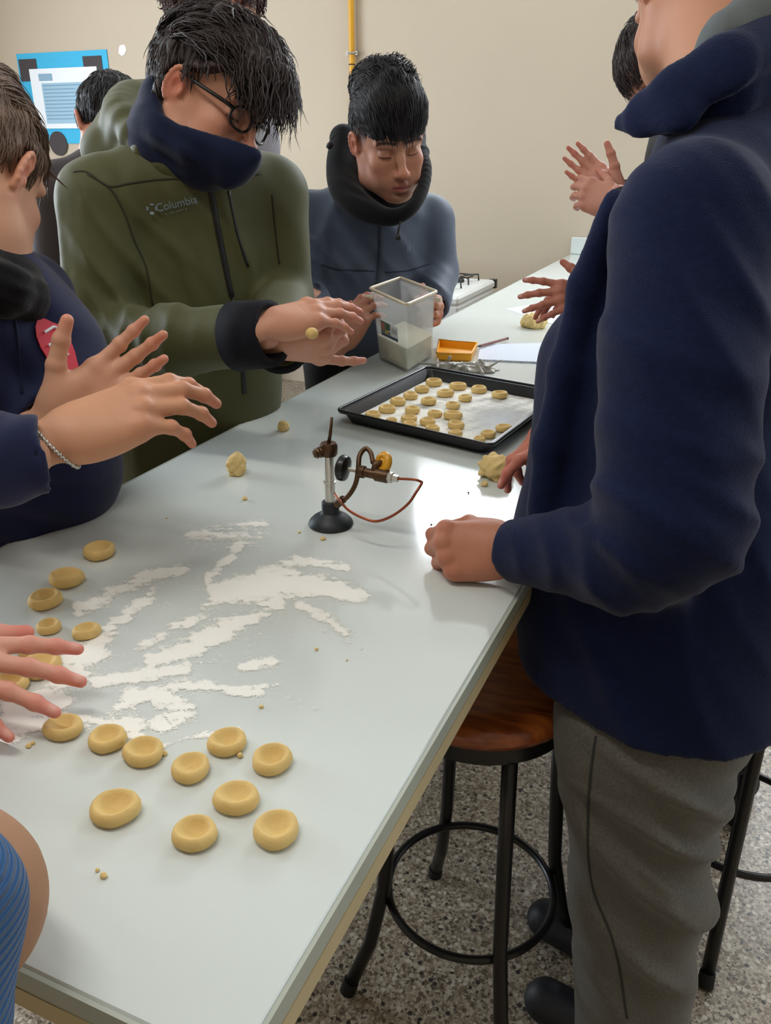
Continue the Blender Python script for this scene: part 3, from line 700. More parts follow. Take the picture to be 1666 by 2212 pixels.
def bench_flour(P):
    p = project(P); d = np.zeros(len(P))
    for pts, w_, k in ST:
        for i in range(len(pts)-1): d = np.maximum(d, k*np.exp(-(segd(p, pts[i], pts[i+1])/w_)**2)) + .10*k*np.exp(-(segd(p, pts[i], pts[i+1])/(w_*2.2))**2)
    dirn = A((.86,.5,0)); Q = P.copy(); al = (Q@dirn)[:,None]*dirn*.6; Q = Q - al
    n = .55*noise3(Q, 3, 70) + .6*noise3(Q, 4, 160) + .6*noise3(Q, 5, 380) + .5*noise3(P, 6, 900)
    rnd = np.random.RandomState(8).rand(len(P)); g = np.clip(d*1.6, 0, 1)
    return np.clip(np.clip((d - .36)*1.1 + .55*n*g, 0, 1)*1.25 + .30*np.clip(d-.10,0,1) + .6*(rnd < .10*np.clip(d-.06,0,1)), 0, .95)
fl = sheet('flour', (-.97, .46, BZ), (.002,0,0), (0,.002,0), 335, 400, bench_flour, .0006, M['powder'], BZ+.0003)
tag(fl, 'white flour smeared in streaks across the middle of the bench', 'flour', kind='stuff')
rt = np.random.RandomState(2)
def tray_flour(P):
    iv = np.linalg.inv(np.stack([u[:2], v[:2]], 1)); st_ = (P-a)[:,:2] @ iv.T; s_ = st_[:,0]/LU; t_ = st_[:,1]/LV; n = .6*noise3(P, 12, 45) + .5*noise3(P, 13, 160) + .3*noise3(P, 14, 500)
    e = np.minimum(np.minimum(s_, 1-s_), np.minimum(t_, 1-t_))
    bare = np.exp(-(((s_-.80)/.20)**2 + ((t_-.50)/.24)**2))
    return np.clip(.80 + .24*n - .50*bare*(1+.4*n) - np.clip((.072-e)*16, 0, 1), 0, .93)
fl2 = sheet('flour', tp(.06,.06,BZ), u*.004, v*.004, int(LU*.88/.004), int(LV*.88/.004), tray_flour, .0008, M['powder'], BZ+.0060)
tag(fl2, 'flour dusted over the bottom of the black oven tray', 'flour', kind='stuff')

# ------------------------------------------------------------------ cookies and dough
def cookie_verts(seed, wid, dep, asp):
    r = random.Random(seed); prof = [(0,.0),(.74,.0),(.91,.09),(1.0,.36),(.99,.60),(.93,.82),(.83,.96),(.73,.98),(.60,.97-dep*.30),(.42,.97-dep*.72),(.21,.97-dep*.95),(0,.97-dep)]
    n = 36; V = []; ph = [r.uniform(0,6.28) for _ in range(4)]; ox, oy = r.uniform(-.08,.08), r.uniform(-.05,.12)
    for i, (rr, z) in enumerate(prof):
        for k in range(n):
            a_ = 2*math.pi*k/n; w_ = 1 + .03*math.sin(2*a_+ph[0]) + .022*math.sin(3*a_+ph[1]) + .012*math.sin(5*a_+ph[2]) + .006*math.sin(9*a_+ph[3]+i)
            x, y = rr*w_*math.cos(a_)*asp, rr*w_*math.sin(a_)
            if i >= 8: f_ = 1 - rr/.62; x += ox*f_*1.5; y += oy*f_*1.5
            V.append((x*wid/2, y*wid/2, z*.0150*(1+.05*math.sin(a_+ph[1]))*(wid/.042)**.5))
    return V, [(i*n+k, i*n+(k+1)%n, (i+1)*n+(k+1)%n, (i+1)*n+k) for i in range(len(prof)-1) for k in range(n)]
protos = []
for sd in range(6):
    V, Fc = cookie_verts(sd, .042, .52+.07*(sd%3), 1+.06*(sd%2)); me = mesh_obj('cookie_proto', V, Fc, M['dough'])
    protos.append(me.data); bpy.data.objects.remove(me)
def cookie(px, py, wpx, label, group, z=BZ, sd=0, asp=1.0, ang=0.0):
    p = onz(px, py, z + .006); d = (p - CAM) @ FW; wd = wpx*d/F_PX
    o = bpy.data.objects.new('cookie', protos[sd % 6]); sc.collection.objects.link(o)
    o.location = (p[0], p[1], z+.0004); k = wd/.042; o.scale = (k*asp, k, k**.8); o.rotation_euler.z = ang
    return tag(o, label, 'cookie', group)
G1 = 'thumbprint cookies lying on the bench'; TC = 'unbaked thumbprint cookie on the white bench, '
for i, (x, y, w_, lb, asp, an) in enumerate([
    (215,1192,67,'first of the far row, farthest from the camera',1,.3), (144,1251,69,'second in the far row, left of the flour',1,.2), (98,1297,70,'third in the far row, above the blurred hand',1,.1),
    (187,1363,56,'small one standing alone right of the blurred hand',1,.9), (105,1353,52,'just behind the tip of the blurred index finger',1,0), (72,1402,64,'between the spread fingers at left',1,.5),
    (90,1440,82,'under the middle of the blurred hand',1,.2), (22,1478,72,'at the left frame edge under the palm',1,.2), (10,1372,56,'at the left frame edge above the palm',1,.1),
    (137,1572,78,'leftmost of the curved near row, below the hand',1,.3), (232,1597,80,'second from left in the curved near row',1,.3), (310,1625,83,'cracked one with a crumb on its right side',1.02,.5),
    (412,1660,83,'fourth in the curved near row',1,.4), (491,1604,79,'floury one with a crumb at its lower right',1,.8), (588,1642,86,'rightmost of the curved near row',1,.2),
    (511,1725,93,'just below and left of the rightmost row cookie',1,.3), (249,1748,100,'largest oval one alone at lower left',1.06,.5), (421,1801,93,'nearest row, left one of the last pair',1,.9), (597,1794,100,'nearest row, right one by the bench edge',1,.3)]):
    cookie(x, y, w_, TC + lb, G1, sd=i, asp=asp, ang=an)
G2 = 'thumbprint cookies on the oven tray'; TT = 'unbaked cookie on the black tray, '
for i, (x, y, w_, lb) in enumerate([
    (937,827,36,'farthest one at the back corner'), (989,835,36,'second along the back edge'), (1035,842,35,'third along the back edge'), (1080,853,35,'at the right end of the back row'),
    (912,841,32,'second of the left edge line from the back'), (962,850,35,'behind the centre, below the back pair'), (1005,860,31,'right of the centre group, small'), (887,855,33,'third of the left edge line'),
    (926,867,35,'at the centre of the left half'), (979,876,31,'at the top of the stacked looking column'), (860,868,36,'fourth of the left edge line'), (891,886,34,'left middle, above the front pair'),
    (940,894,32,'small tilted one in the front middle'), (836,884,36,'fifth of the left edge line'), (979,898,41,'wide creased one right of the front middle'), (884,905,34,'front left, upper of two close ones'),
    (924,911,34,'front middle, upper of two close ones'), (985,918,36,'front right column, near the rim'), (805,897,34,'at the left corner, half hidden by the rim'), (846,906,22,'tiny one behind the front rim'),
    (885,918,33,'front left, lower of two close ones'), (934,926,32,'front middle, lower of two close ones'), (984,936,32,'lowest in the front right column'), (1088,925,34,'alone at right, by the right rim'),
    (1055,938,34,'in the near right corner'), (1036,948,26,'in the near corner, half hidden by the front rim')]):
    cookie(x, y, w_, TT + lb, G2, z=BZ+.0068, sd=i+2, ang=i*.7)
def lump(name, px, py, wpx, hpx, label, seed, cat='dough', h=.0014, n=24, m='dough2', group=None, asp=1.0, z=BZ, pieces=None):
    p = onz(px, py, z); d = (p-CAM)@FW; W = wpx*d/F_PX/2; Hh = hpx*d/F_PX/.92
    r = np.random.RandomState(seed); f = Field(p + A((-W*1.7,-W*1.7,-.004)), p + A((W*1.7,W*1.7,Hh*1.5)), max(h, W/22))
    f.ell(p + A((0,0,Hh*.38)), (W*.78, W*.78*asp, Hh*.5), 0)
    for i in range(n):
        an = r.rand()*6.28; q = r.rand()**.6; zz = r.rand()*.75
        f.ell(p + A((math.cos(an)*W*.72*q*(1-.45*zz), math.sin(an)*W*.72*q*asp*(1-.45*zz), Hh*(zz*.85+.05))), A((1,1,1))*W*r.uniform(.12,.30), W*.05)
    for i in range(9):
        k = r.normal(size=3)*(1.8+1.1*i)/W; X, Y, Z = f.ax[0][:,None,None]-p[0], f.ax[1][None,:,None]-p[1], f.ax[2][None,None,:]-p[2]
        f.F += (W*.03*np.sin(X*k[0]+Y*k[1]+Z*k[2]+r.rand()*6)).astype(np.float32)
    f.cut(p + A((0,0,.0004)), (0,0,-1)); V, Q = f.mesh()
    return tag(mesh_obj(name, V, Q, M[m], loc=p), label, cat, group)
lump('dough_ball', 513, 1024, 52, 50, 'rough pale dough lump left of the gas burner', 5)
lump('dough_ball', 613, 930, 32, 24, 'small pointed dough piece by the olive jacket', 6)
lump('dough_ball', 1072, 1030, 88, 52, 'large crumbly dough lump being picked apart by the right hand', 7, n=46)
lump('dough_ball', 1155, 707, 66, 30, 'crumbly dough mound by the far paper sheet', 9, n=46)
lump('dough_ball', 670, 716, 1, 1, 'x', 10) if False else None
CR = [(529,1080,14,8,'single crumb below the lump left of the burner'),(698,1166,14,7,'crumb in front of the burner base'),(647,1151,9,4,'tiny crumb left of the burner base'),(62,1614,16,10,'left one of two crumbs under the curved cookie row'),(71,1608,13,9,'right one of two crumbs under the curved cookie row'),
      (211,1882,13,8,'small crumb upper left of the near crumb pair'),(225,1895,20,13,'larger crumb of the near pair at lower left'),(1047,1050,19,12,'crumb fallen left below the crumbly lump'),(1090,1050,13,8,'crumb fallen right below the crumbly lump'),
      (565,1529,13,7,'crumb right of the flour streaks'),(684,1404,11,5,'crumb on bare bench right of the flour'),(750,1427,8,3,'tiny crumb right of all the others on bare bench'),(357,1631,15,10,'crumb stuck to the cracked cookie'),(519,1636,16,12,'crumb stuck below the floury cookie'),(360,1120,7,3,'tiny crumb at left near the bench edge'),
      (1012,1066,6,4,'dark speck left of the fist'),(932,1134,7,3,'dark speck in the middle of the bench')]
for i, (x, y, w_, h_, lb) in enumerate(CR): lump('crumb', x, y, w_, h_, 'pale dough ' + lb if 'speck' not in lb else lb, 30+i, 'crumb', .0007, 5, 'dough2' if 'speck' not in lb else 'dark', 'crumbs scattered on the bench')

# ------------------------------------------------------------------ gas burner
bp = onz(715, 1133, BZ); bd = (bp-CAM)@FW
bn = thing('gas_burner', 'small laboratory gas burner with black base and copper tube on the bench', 'burner', bp)
MB().lathe(bp, [(0,.0005),(.034,.0005),(.0355,.003),(.034,.007),(.028,.013),(.019,.019),(.0145,.022),(.0138,.024),(.0138,.038),(.0122,.040),(0,.040)], 40).build('base', M['iron'], bn, 'auto')
MB().lathe(bp, [(.0085,.038),(.0085,.070),(.0098,.0705),(.0098,.0735),(.0078,.074),(.0078,.118),(0,.118)], 24).build('barrel', M['alu'], bn, 'auto')
MB().lathe(bp, [(0,.116),(.012,.116),(.0138,.119),(.0138,.132),(.0115,.136),(0,.136)], 14).build('collar', M['bronze'], bn, 'auto')
hp = bp + A((0,0,.126)); hd = D(-.9,-.35,.2)
MB().tube([hp+hd*.010, hp+hd*.021, hp+hd*.025], [.008,.0068,.0050], 10).ring(hp+hd*.015, .0077, .0016, hd, 14, 5).ring(hp+hd*.020, .0070, .0015, hd, 14, 5).build('side_nozzle', M['bronze'], bn)
MB().tube([bp+A((0,0,.134)), bp+RT*.003+A((0,0,.150)), bp+RT*.006+A((0,0,.176))], [.0032,.0028,.0022], 8).build('needle', M['bronze'], bn, True)
vd = nz(D(1,-.12,.28)); k0 = C(741,1011,1.245); v0 = C(772,1017,1.24); v1 = C(868,1036,1.215); va = nz(v1-v0)
MB().lathe(k0, [(0,-.008),(.013,-.008),(.0195,-.004),(.0205,.001),(.0185,.006),(.009,.009),(0,.009)], 12, va).build('valve_knob', M['knob'], bn, 'auto')
MB().tube([k0+va*.008, v0], .0032, 10).build('valve_stem', M['galv'], bn)
MB().tube([v0, v0+va*.004, v0+va*.012, v0+va*.0125, v0+va*.030, v0+va*.0305, v0+va*.050, v0+va*.0505], [.007,.0095,.0095,.0072,.0072,.0098,.0098,.007], 12).build('valve_body', M['bronze'], bn, 'auto')
MB().tube([v0+va*.046, v0+va*.057, v0+va*.0575, v0+va*.066], [.0085,.0085,.0058,.0052], 6).build('hose_nut', M['alu'], bn)
om = C(828,1000,1.232); MB().ring(om, .0115, .0062, nz(D(-.75,.15,.6)), 26, 10).lathe(om, [(0,-.004),(.009,-.004),(.009,.004),(0,.004)], 20, nz(D(-.75,.15,.6))).build('amber_knob', M['amber'], bn, True)
MB().tube([v0+va*.028+UP*.003, C(812,1003,1.232), om], [.006,.0065,.005], 10).build('knob_boss', M['bronze'], bn, True)
def bez(P, n=24):
    P = [A(p) for p in P]; out = []
    Q = [2*P[0]-P[1]] + P + [2*P[-1]-P[-2]]
    for i in range(1, len(Q)-2):
        for k in range(n):
            t = k/n; out.append(.5*((2*Q[i])+(-Q[i-1]+Q[i+1])*t+(2*Q[i-1]-5*Q[i]+4*Q[i+1]-Q[i+2])*t*t+(-Q[i-1]+3*Q[i]-3*Q[i+1]+Q[i+2])*t**3))
    return out + [P[-1]]
MB().tube(bez([C(733,1086,1.262), C(752,1072,1.25), C(768,1046,1.245), C(774,1016,1.24), C(777,985,1.245), C(790,969,1.25), C(801,978,1.245), C(806,1000,1.235)], 8), .0038, 10).build('gas_tube', M['bronze'], bn, True)
MB().tube([C(728,1090,1.268), C(742,1078,1.256)], .0062, 10).build('tube_nut', M['bronze'], bn)
e0 = v0+va*.064
MB().tube(bez([e0, C(895,1036,1.205), C(908,1040,1.205), C(911,1044,1.205), C(900,1062,1.20), C(882,1088,1.20), C(850,1113,1.205), C(815,1126,1.215), C(785,1119,1.222), C(755,1103,1.235), C(735,1083,1.25), C(723,1066,1.268)], 8), .0021, 8).build('pilot_tube', M['copper'], bn, True)

# ------------------------------------------------------------------ plastic tub
bot = [onz(818,776,BZ+.002), onz(882,806,BZ+.002), onz(936,771,BZ+.002)]; bot.append(bot[0]+bot[2]-bot[1])
jz = BZ + .205; top = [onz(802,622,jz), onz(878,656,jz), onz(941,629,jz)]; top.append(top[0]+top[2]-top[1])
jc = sum(bot)/4; tcn = sum(top)/4
tub = thing('plastic_tub', 'tall square translucent plastic tub half full of flour held by the boy in blue grey', 'container', (jc[0], jc[1], BZ))
def ringpts(t_, ins, rr=.014, n=5):
    cn = [bot[i]*(1-t_)+top[i]*t_ for i in range(4)]; c0 = sum(cn)/4; P = []
    for i in range(4):
        p = cn[i]; e1 = nz(cn[i-1]-p); e2 = nz(cn[(i+1)%4]-p); p = p + (e1+e2)*ins
        for k in range(n):
            s_ = k/(n-1); P.append(p + e1*rr*(1-s_)**2 + e2*rr*s_**2)
    return P
def loft(rings, cap0=True, cap1=False):
    n = len(rings[0]); V = [p for r in rings for p in r]
    Fs = [(i*n+k, i*n+(k+1)%n, (i+1)*n+(k+1)%n, (i+1)*n+k) for i in range(len(rings)-1) for k in range(n)]
    if cap0: Fs.append(tuple(range(n))[::-1])
    if cap1: Fs.append(tuple((len(rings)-1)*n+k for k in range(n)))
    return V, Fs
R0 = [ringpts(0,.001), ringpts(.03,0), ringpts(.5,0), ringpts(.88,0), ringpts(.885,-.004), ringpts(1,-.004)]
R1 = [ringpts(1,.001), ringpts(.88,.003), ringpts(.5,.003), ringpts(.05,.003), ringpts(.03,.004)]
n = len(R0[0]); V, Fs = loft(R0 + R1); Fs.append(tuple((len(R0)+len(R1)-1)*n+k for k in range(n)))
MB().poly(V, Fs).build('tub_wall', M['plastic'], tub, 'auto')
rm = ringpts(.995,-.0055); MB().tube(rm+[rm[0]], .0042, 8, cap=False).build('rim', mat('yellowed_plastic_rim', (222, 208, 180), .35), tub, True)
for i in (0, 2):
    cdir = nz(top[i]-tcn); e = bot[i]*.12+top[i]*.88
    MB().tube([e+cdir*.002, e+cdir*.016], [.007,.006], 10).build('handle_lug', mat('lug_plastic', (226, 216, 192), .35), tub)
fl_r = [ringpts(.045,.0045), ringpts(.2,.0045), ringpts(.36,.0045)]
tp_ = ringpts(.36,.03); c0 = sum(fl_r[2])/n; tpp = [p + A((0,0,.012)) for p in tp_]
V, Fs = loft(fl_r + [tpp], True, True); MB().poly(V, Fs).build('flour_fill', M['sugar'], tub, 'auto')
ll, rr_ = (lambda s_, t_: (bot[0]*(1-s_)+bot[1]*s_)*(1-t_) + (top[0]*(1-s_)+top[1]*s_)*t_), None
nl = nz(np.cross(bot[1]-bot[0], top[0]-bot[0])); nl = nl if nl @ (CAM-jc) > 0 else -nl
lab = MB(); q = [ll(.22,.41)+nl*.001, ll(.74,.41)+nl*.001, ll(.74,.62)+nl*.001, ll(.22,.62)+nl*.001]
MB().poly(q + [p+nl*.0006 for p in q], [(0,3,2,1),(4,5,6,7),(0,1,5,4),(1,2,6,5),(2,3,7,6),(3,0,4,7)]).build('label_sticker', M['paper'], tub)
lb_ = bpy.context.scene.objects[-1] if False else [o for o in tub.children if o.name.startswith('label')][0]
def patch(nm, s0, s1, t0, t1, col, k=.0012):
    q = [ll(s0,t0)+nl*k*1.5, ll(s1,t0)+nl*k*1.5, ll(s1,t1)+nl*k*1.5, ll(s0,t1)+nl*k*1.5]
    MB().poly(q + [p+nl*.0003 for p in q], [(0,3,2,1),(4,5,6,7),(0,1,5,4),(1,2,6,5),(2,3,7,6),(3,0,4,7)]).build(nm, mat(nm+'_print', col, .5, var=.25, vscale=160), lb_)
patch('green_print', .23, .52, .46, .615, (92, 132, 104)); patch('red_print', .25, .35, .50, .60, (196, 120, 104), .0016); patch('yellow_print', .36, .46, .47, .51, (214, 176, 60), .0017)
patch('blue_band', .225, .735, .412, .452, (44, 74, 110), .0015); patch('dark_print', .40, .52, .52, .60, (58, 96, 84), .0016); patch('grey_rows', .56, .72, .50, .58, (190, 194, 196), .0015)

# orange lid, cloth, papers, pencil --------------------------------------------------------------
q = [onz(943,780,BZ), onz(1018,783,BZ), onz(1031,757,BZ), onz(948,750,BZ)]
lc = sum(q)/4; ld = thing('orange_lid', 'shallow orange plastic lid lying behind the tub', 'lid', (lc[0], lc[1], BZ))
def rect4(s_, z): return [lc*(1-s_) + p*s_ + A((0,0,z-BZ)) for p in q]
V, Fs = loft([rect4(.93,BZ+.0008), rect4(1,BZ+.006), rect4(1.0,BZ+.022), rect4(.95,BZ+.022), rect4(.92,BZ+.005)]); Fs.append(tuple(16+k for k in range(4)))
MB().poly(V, Fs).build('lid_shell', M['amber2'], ld)
rq = rect4(.985, BZ+.0225); MB().tube(rq+[rq[0]], .003, 8, cap=False).build('lid_rim', M['amber2'], ld, True)
c = onz(1000, 801, BZ); r = np.random.RandomState(4); f = Field(c+A((-.12,-.06,-.004)), c+A((.12,.08,.05)), .002)
for i in range(26):
    p = c + A((r.uniform(-.085,.075), r.uniform(-.012,.04), r.uniform(.002,.016))); dd = r.normal(size=3)*.022; dd[2] *= .4
    f.rc(p-dd, p+dd, .005, .002, .004)
f.ell(c+A((0,.014,.003)), (.085,.03,.008), .006); f.cut(c+A((0,0,.0006)), (0,0,-1)); V, Q = f.mesh()
tag(mesh_obj('crumpled_cloth', V, Q, M['steelcloth'], loc=c), 'crumpled grey cloth between the orange lid and the black tray', 'cloth')
def sheet_of_paper(name, pts, label, m, layers=1, cat='paper'):
    P = [onz(x, y, BZ) for x, y in pts]; c = sum(P)/len(P); t = thing(name, label, cat, (c[0], c[1], BZ)); 
    for k in range(layers):
        z0 = BZ+.0006+.0016*k; s_ = 1-.008*k; V = [A((*(c+(p-c)*s_)[:2], z0)) for p in P] + [A((*(c+(p-c)*s_)[:2], z0+.0012)) for p in P]
        MB().poly(V, [(0,3,2,1),(4,5,6,7),(0,1,5,4),(1,2,6,5),(2,3,7,6),(3,0,4,7)]).build('page', m, t)
    return t
sheet_of_paper('notebook', [(1031,780),(1262,790),(1265,742),(1036,747)], 'open squared notebook page by the pencil on the far bench', M['squared'], 3, 'notebook')
sheet_of_paper('paper_sheet', [(1093,668),(1228,712),(1300,676),(1180,655)], 'blank white paper sheet behind the far dough mound', M['paper'], 1)
p0, p1 = onz(1031,749,BZ+.012), onz(1097,731,BZ+.010); pd = nz(p1-p0)
pn = thing('pencil', 'reddish brown pencil with dark tip lying on the notebook corner', 'pencil', p0); LN = np.linalg.norm(p1-p0)
MB().tube([p0+pd*.014, p1-pd*.006], .0042, 6).build('shaft', mat('red_brown_paint', (136, 84, 74), .5), pn); MB().tube([p0, p0+pd*.014], [.0008,.004], 6).build('tip', M['dark'], pn); MB().tube([p1-pd*.006, p1], .0044, 8).build('end_cap', M['dark'], pn)
# ------------------------------------------------------------------ people
SK = mat('skin', (205, 150, 125), .52, attr='tint', bump=.06, bscale=500, spec=.4, sss=.12)
def hairm(n, c): return mat(n, c, .5, var=.3, vscale=60, spec=.35, bump=.6, bscale=500)
HB = hairm('black_hair', (26, 23, 26)); HD_ = hairm('dark_brown_hair', (56, 45, 44)); HL = hairm('light_brown_hair', (112, 90, 74)); HR = hairm('reddish_brown_hair', (84, 64, 60))
F_ = {}
F_['olive'] = mat('olive_softshell', (78, 79, 46), .62, bump=.10, bscale=700, sheen=.12, var=.05, vscale=10, spec=.3)
F_['bluegrey'] = mat('blue_grey_softshell', (76, 87, 104), .6, bump=.10, bscale=700, sheen=.1, var=.05, vscale=10, spec=.3)
F_['navyhood'] = mat('navy_cotton', (28, 34, 66), .8, bump=.15, bscale=500, sheen=.15, var=.05, vscale=10, spec=.2)
F_['fleece'] = mat('navy_fleece', (20, 29, 60), .95, bump=.5, bscale=420, sheen=.12, var=.14, vscale=90, spec=.12, stretch=(1, 1, 1.6))
F_['gaiter'] = mat('navy_fleece_gaiter', (24, 32, 58), .9, bump=.25, bscale=500, sheen=.2, spec=.15)
F_['blackknit'] = mat('black_knit', (16, 16, 19), .9, bump=.5, bscale=300, sheen=.12, spec=.15)
F_['cuff'] = mat('black_cuff', (20, 20, 28), .8, bump=.2, bscale=400, spec=.2)
F_['zip'] = mat('black_zip', (18, 19, 20), .5)
F_['seam'] = mat('dark_olive_seam', (48, 48, 28), .8); F_['seamb'] = mat('dark_blue_seam', (48, 58, 74), .8)
F_['trgrey'] = mat('grey_wool_trousers', (96, 94, 88), .9, bump=.35, bscale=380, var=.18, vscale=260, sheen=.15, spec=.15)
F_['jeans'] = mat('dark_jeans', (34, 38, 56), .8, bump=.2, bscale=400, var=.15, vscale=30)
F_['blacktr'] = mat('black_trousers', (20, 21, 26), .8)
F_['shoe'] = mat('dark_shoe', (24, 26, 34), .55)
F_['greysw'] = mat('light_grey_sweatshirt', (166, 164, 172), .85, bump=.2, bscale=400)
F_['brownj'] = mat('dark_brown_jacket', (58, 50, 54), .7, bump=.1, bscale=300)
F_['greyhood'] = mat('grey_hood_lining', (92, 98, 100), .85, bump=.2, bscale=400)
F_['tan'] = mat('tan_sleeve', (164, 122, 92), .75, bump=.15, bscale=300)

def hitter(V, Q):
    t = BVHTree.FromPolygons(V.tolist(), Q.tolist())
    def hit(px, py):
        r = FW + RT*(px-833)/F_PX - UP*(py-1106)/F_PX
        p, n, i, d = t.ray_cast(Vector(CAM), Vector(r).normalized())
        return (A(p), A(n) if A(n) @ r < 0 else -A(n)) if p is not None else (None, None)
    return hit
def strip(hit, pts, wid, lift, name, m, parent, sub=8, thick=.003):
    """a flat sewn strip (zip, tape) lying on the cloth"""
    P = bez(pts, sub); H = [hit(*p) for p in P]; H = [h for h in H if h[0] is not None]
    if len(H) < 3: return None
    V = []
    for i, (p, n) in enumerate(H):
        t = nz(H[min(i+1, len(H)-1)][0] - H[max(i-1, 0)][0]); s_ = nz(np.cross(t, n))
        V += [p+s_*wid/2-n*.002, p+s_*wid/2*.85+n*lift, p-s_*wid/2*.85+n*lift, p-s_*wid/2-n*.002]
    k = len(H); Fs = [(i*4+j, i*4+(j+1)%4, i*4+4+(j+1)%4, i*4+4+j) for i in range(k-1) for j in range(4)] + [(3,2,1,0), tuple(4*k-4+j for j in range(4))]
    return MB().poly(V, Fs).build(name, m, parent, True)
def jacket(root, name, m, N, SL, SR, H, fd, chest=(.18,.66), waist=.17, arms=(), h=.007, sh=.066, extra=None, hem=None, bulk=0, kb=.03, armk=.022, smooth=2):
    N, SL, SR, H = map(A, (N, SL, SR, H)); fd = nz(fd); pts = [N, SL, SR, H]
    for q in arms: pts += list(q[0])
    f = Field(*bounds(pts, .21), h); ch = (SL+SR)/2*.72 + H*.28; mid = (SL+SR)/2*.35 + H*.65; top = (SL+SR)/2 - A((0,0,.03))
    f.chain([H - A((0,0,.06)), mid, ch, top], [waist, waist*.98, chest[0], chest[0]*.86], .06, n=fd, sq=chest[1])
    f.rc(SL, SR, sh, sh, .05); f.chain([SL, N - A((0,0,.02)), SR], [sh*.8, .066, sh*.8], .05)
    for P_, rs in arms: f.chain(P_, rs, armk)
    if extra: extra(f)
    for P_, rs in arms:
        d = nz(A(P_[-1])-A(P_[-2])); f.ell(A(P_[-1])+d*.072, (.072,)*3, .006, sub=True); f.rc(A(P_[-1])-d*.014, A(P_[-1])+d*.05, rs[-1]*.72, rs[-1]*.74, .005, sub=True)
    f.cut(H if hem is None else A(hem[0]), (0,0,-1) if hem is None else hem[1])
    V, Q = f.mesh(); V = relax(V, Q, smooth, .5)
    return mesh_obj(name, V, Q, m, root), V, Q
def sculpt(root, name, m, pts, margin, h, fn, it=2):
    f = Field(*bounds(pts, margin), h); fn(f); V, Q = f.mesh(); V = relax(V, Q, it, .5); return mesh_obj(name, V, Q, m, root), V, Q
def person(label, base):
    return thing('person', label, 'person', base)
def hp(pos, R, s): return lambda *p: A(pos) + s*(R @ A(p, float))
def bezc(P, n=4):
    return bez(P, n)
def flow_const(*v): 
    v = nz(v); return lambda p: np.tile(v, (len(p), 1))

# ---------------------------------------------------------------- boy in the olive jacket
skin = (206, 150, 124)
r1 = person('person in an olive green jacket and black glasses rubbing dough between their palms', (-1.14, 1.47, 0))
f1 = nz((.78,-.62,0)); l1 = np.cross((0,0,1), f1)
N1 = A((-1.055,1.445,1.425)); SR1 = A((-1.170,1.322,1.352)); SL1 = A((-.965,1.60,1.352)); H1 = A((-1.135,1.475,.74))
s1 = 1.04; R1_ = frame(D(.80,-.53,.27), D(.45,.85,.25)); p1_ = C(383,182,1.47) - s1*(R1_ @ A((-.012,-.08,-.006)))
arms1 = [([SR1 + A((0,0,-.005)), C(226,735,1.60), C(380,738,1.50), C(575,722,1.41)], [.082,.070,.062,.050]), ([SL1, C(610,650,1.78), C(606,744,1.49)], [.078,.064,.046])]
def x1(f):
    for c, wv, lam, amp, rad, ph in ((C(250,700,1.55), D(.8,.6,0), .045, .0045, .09, 0), (C(330,760,1.5), D(.9,-.2,0), .05, .004, .10, 1), (C(300,560,1.5), D(.7,.5,0), .07, .005, .13, 2),
                                     (C(430,620,1.6), D(.9,.1,0), .10, .004, .16, 1.2), (C(330,900,1.6), D(.85,.2,0), .11, .005, .17, .5), (C(540,520,1.6), D(.95,.2,0), .09, .004, .13, 2.2), (C(170,560,1.6), D(.9,0,0), .06, .004, .12, .4)):
        f.ripple(c, wv, lam, amp*1.4, rad*1.1, ph, 2.0)
j1, V, Q = jacket(r1, 'jacket', F_['olive'], N1, SL1, SR1, H1, f1, (.188,.66), .19, arms1, extra=x1, h=.0065)
hit = hitter(V, Q)
strip(hit, [(452,392),(470,490),(492,600),(513,700),(522,760),(528,850)], .013, .002, 'zip', F_['zip'], j1)
MB().tube([hit(454,395)[0]+D(0,0,1)*.008, hit(458,412)[0]+D(0,0,1)*.009], .0045, 8).build('zip_pull', M['galv'], j1)
strip(hit, [(494,412),(512,500),(536,576)], .006, .0015, 'pocket_zip', F_['zip'], j1)
strip(hit, [(158,371),(188,372),(234,402),(281,396),(338,388),(420,384)], .004, .0012, 'seam', F_['seam'], j1)
strip(hit, [(188,376),(238,408),(269,460),(291,522),(316,580),(330,660)], .004, .0012, 'seam', F_['seam'], j1)
strip(hit, [(491,366),(507,380),(566,376)], .004, .0012, 'seam', F_['seam'], j1)
strip(hit, [(588,420),(596,500),(604,570)], .004, .0012, 'seam', F_['seam'], j1)
def text_on(hit, txt, px, py, size, dx, m, parent, name='lettering'):
    p, n = hit(px, py)
    if p is None: return
    cu = bpy.data.curves.new('lettering', 'FONT'); cu.body = txt; cu.size = size; cu.extrude = .0004; cu.align_x = 'CENTER'; cu.align_y = 'CENTER'
    o = bpy.data.objects.new('lettering', cu); sc.collection.objects.link(o)
    q, _ = hit(px+dx[0], py+dx[1]); ex = nz(q-p); ex = nz(ex - n*(ex@n)); ey = np.cross(n, ex)
    dg = bpy.context.evaluated_depsgraph_get(); me = bpy.data.meshes.new_from_object(o.evaluated_get(dg)); bpy.data.objects.remove(o)
    co = np.zeros(len(me.vertices)*3); me.vertices.foreach_get('co', co); co = co.reshape(-1, 3)
    Wv = p + n*.003 + co[:,:1]*ex + co[:,1:2]*ey + co[:,2:]*n
    fs = [tuple(pp.vertices) for pp in me.polygons]; bpy.data.meshes.remove(me)
    return mesh_obj(name, Wv, fs, m, parent, False)
LM = mat('pale_blue_embroidery', (120, 138, 150), .6)
text_on(hit, 'Columbia', 381, 440, .020, (30,-8), LM, j1)
text_on(hit, '- --- ---- -', 380, 455, .011, (30,-8), LM, j1, 'lettering_row')
pd_, nd_ = hit(328, 450); g = MB()
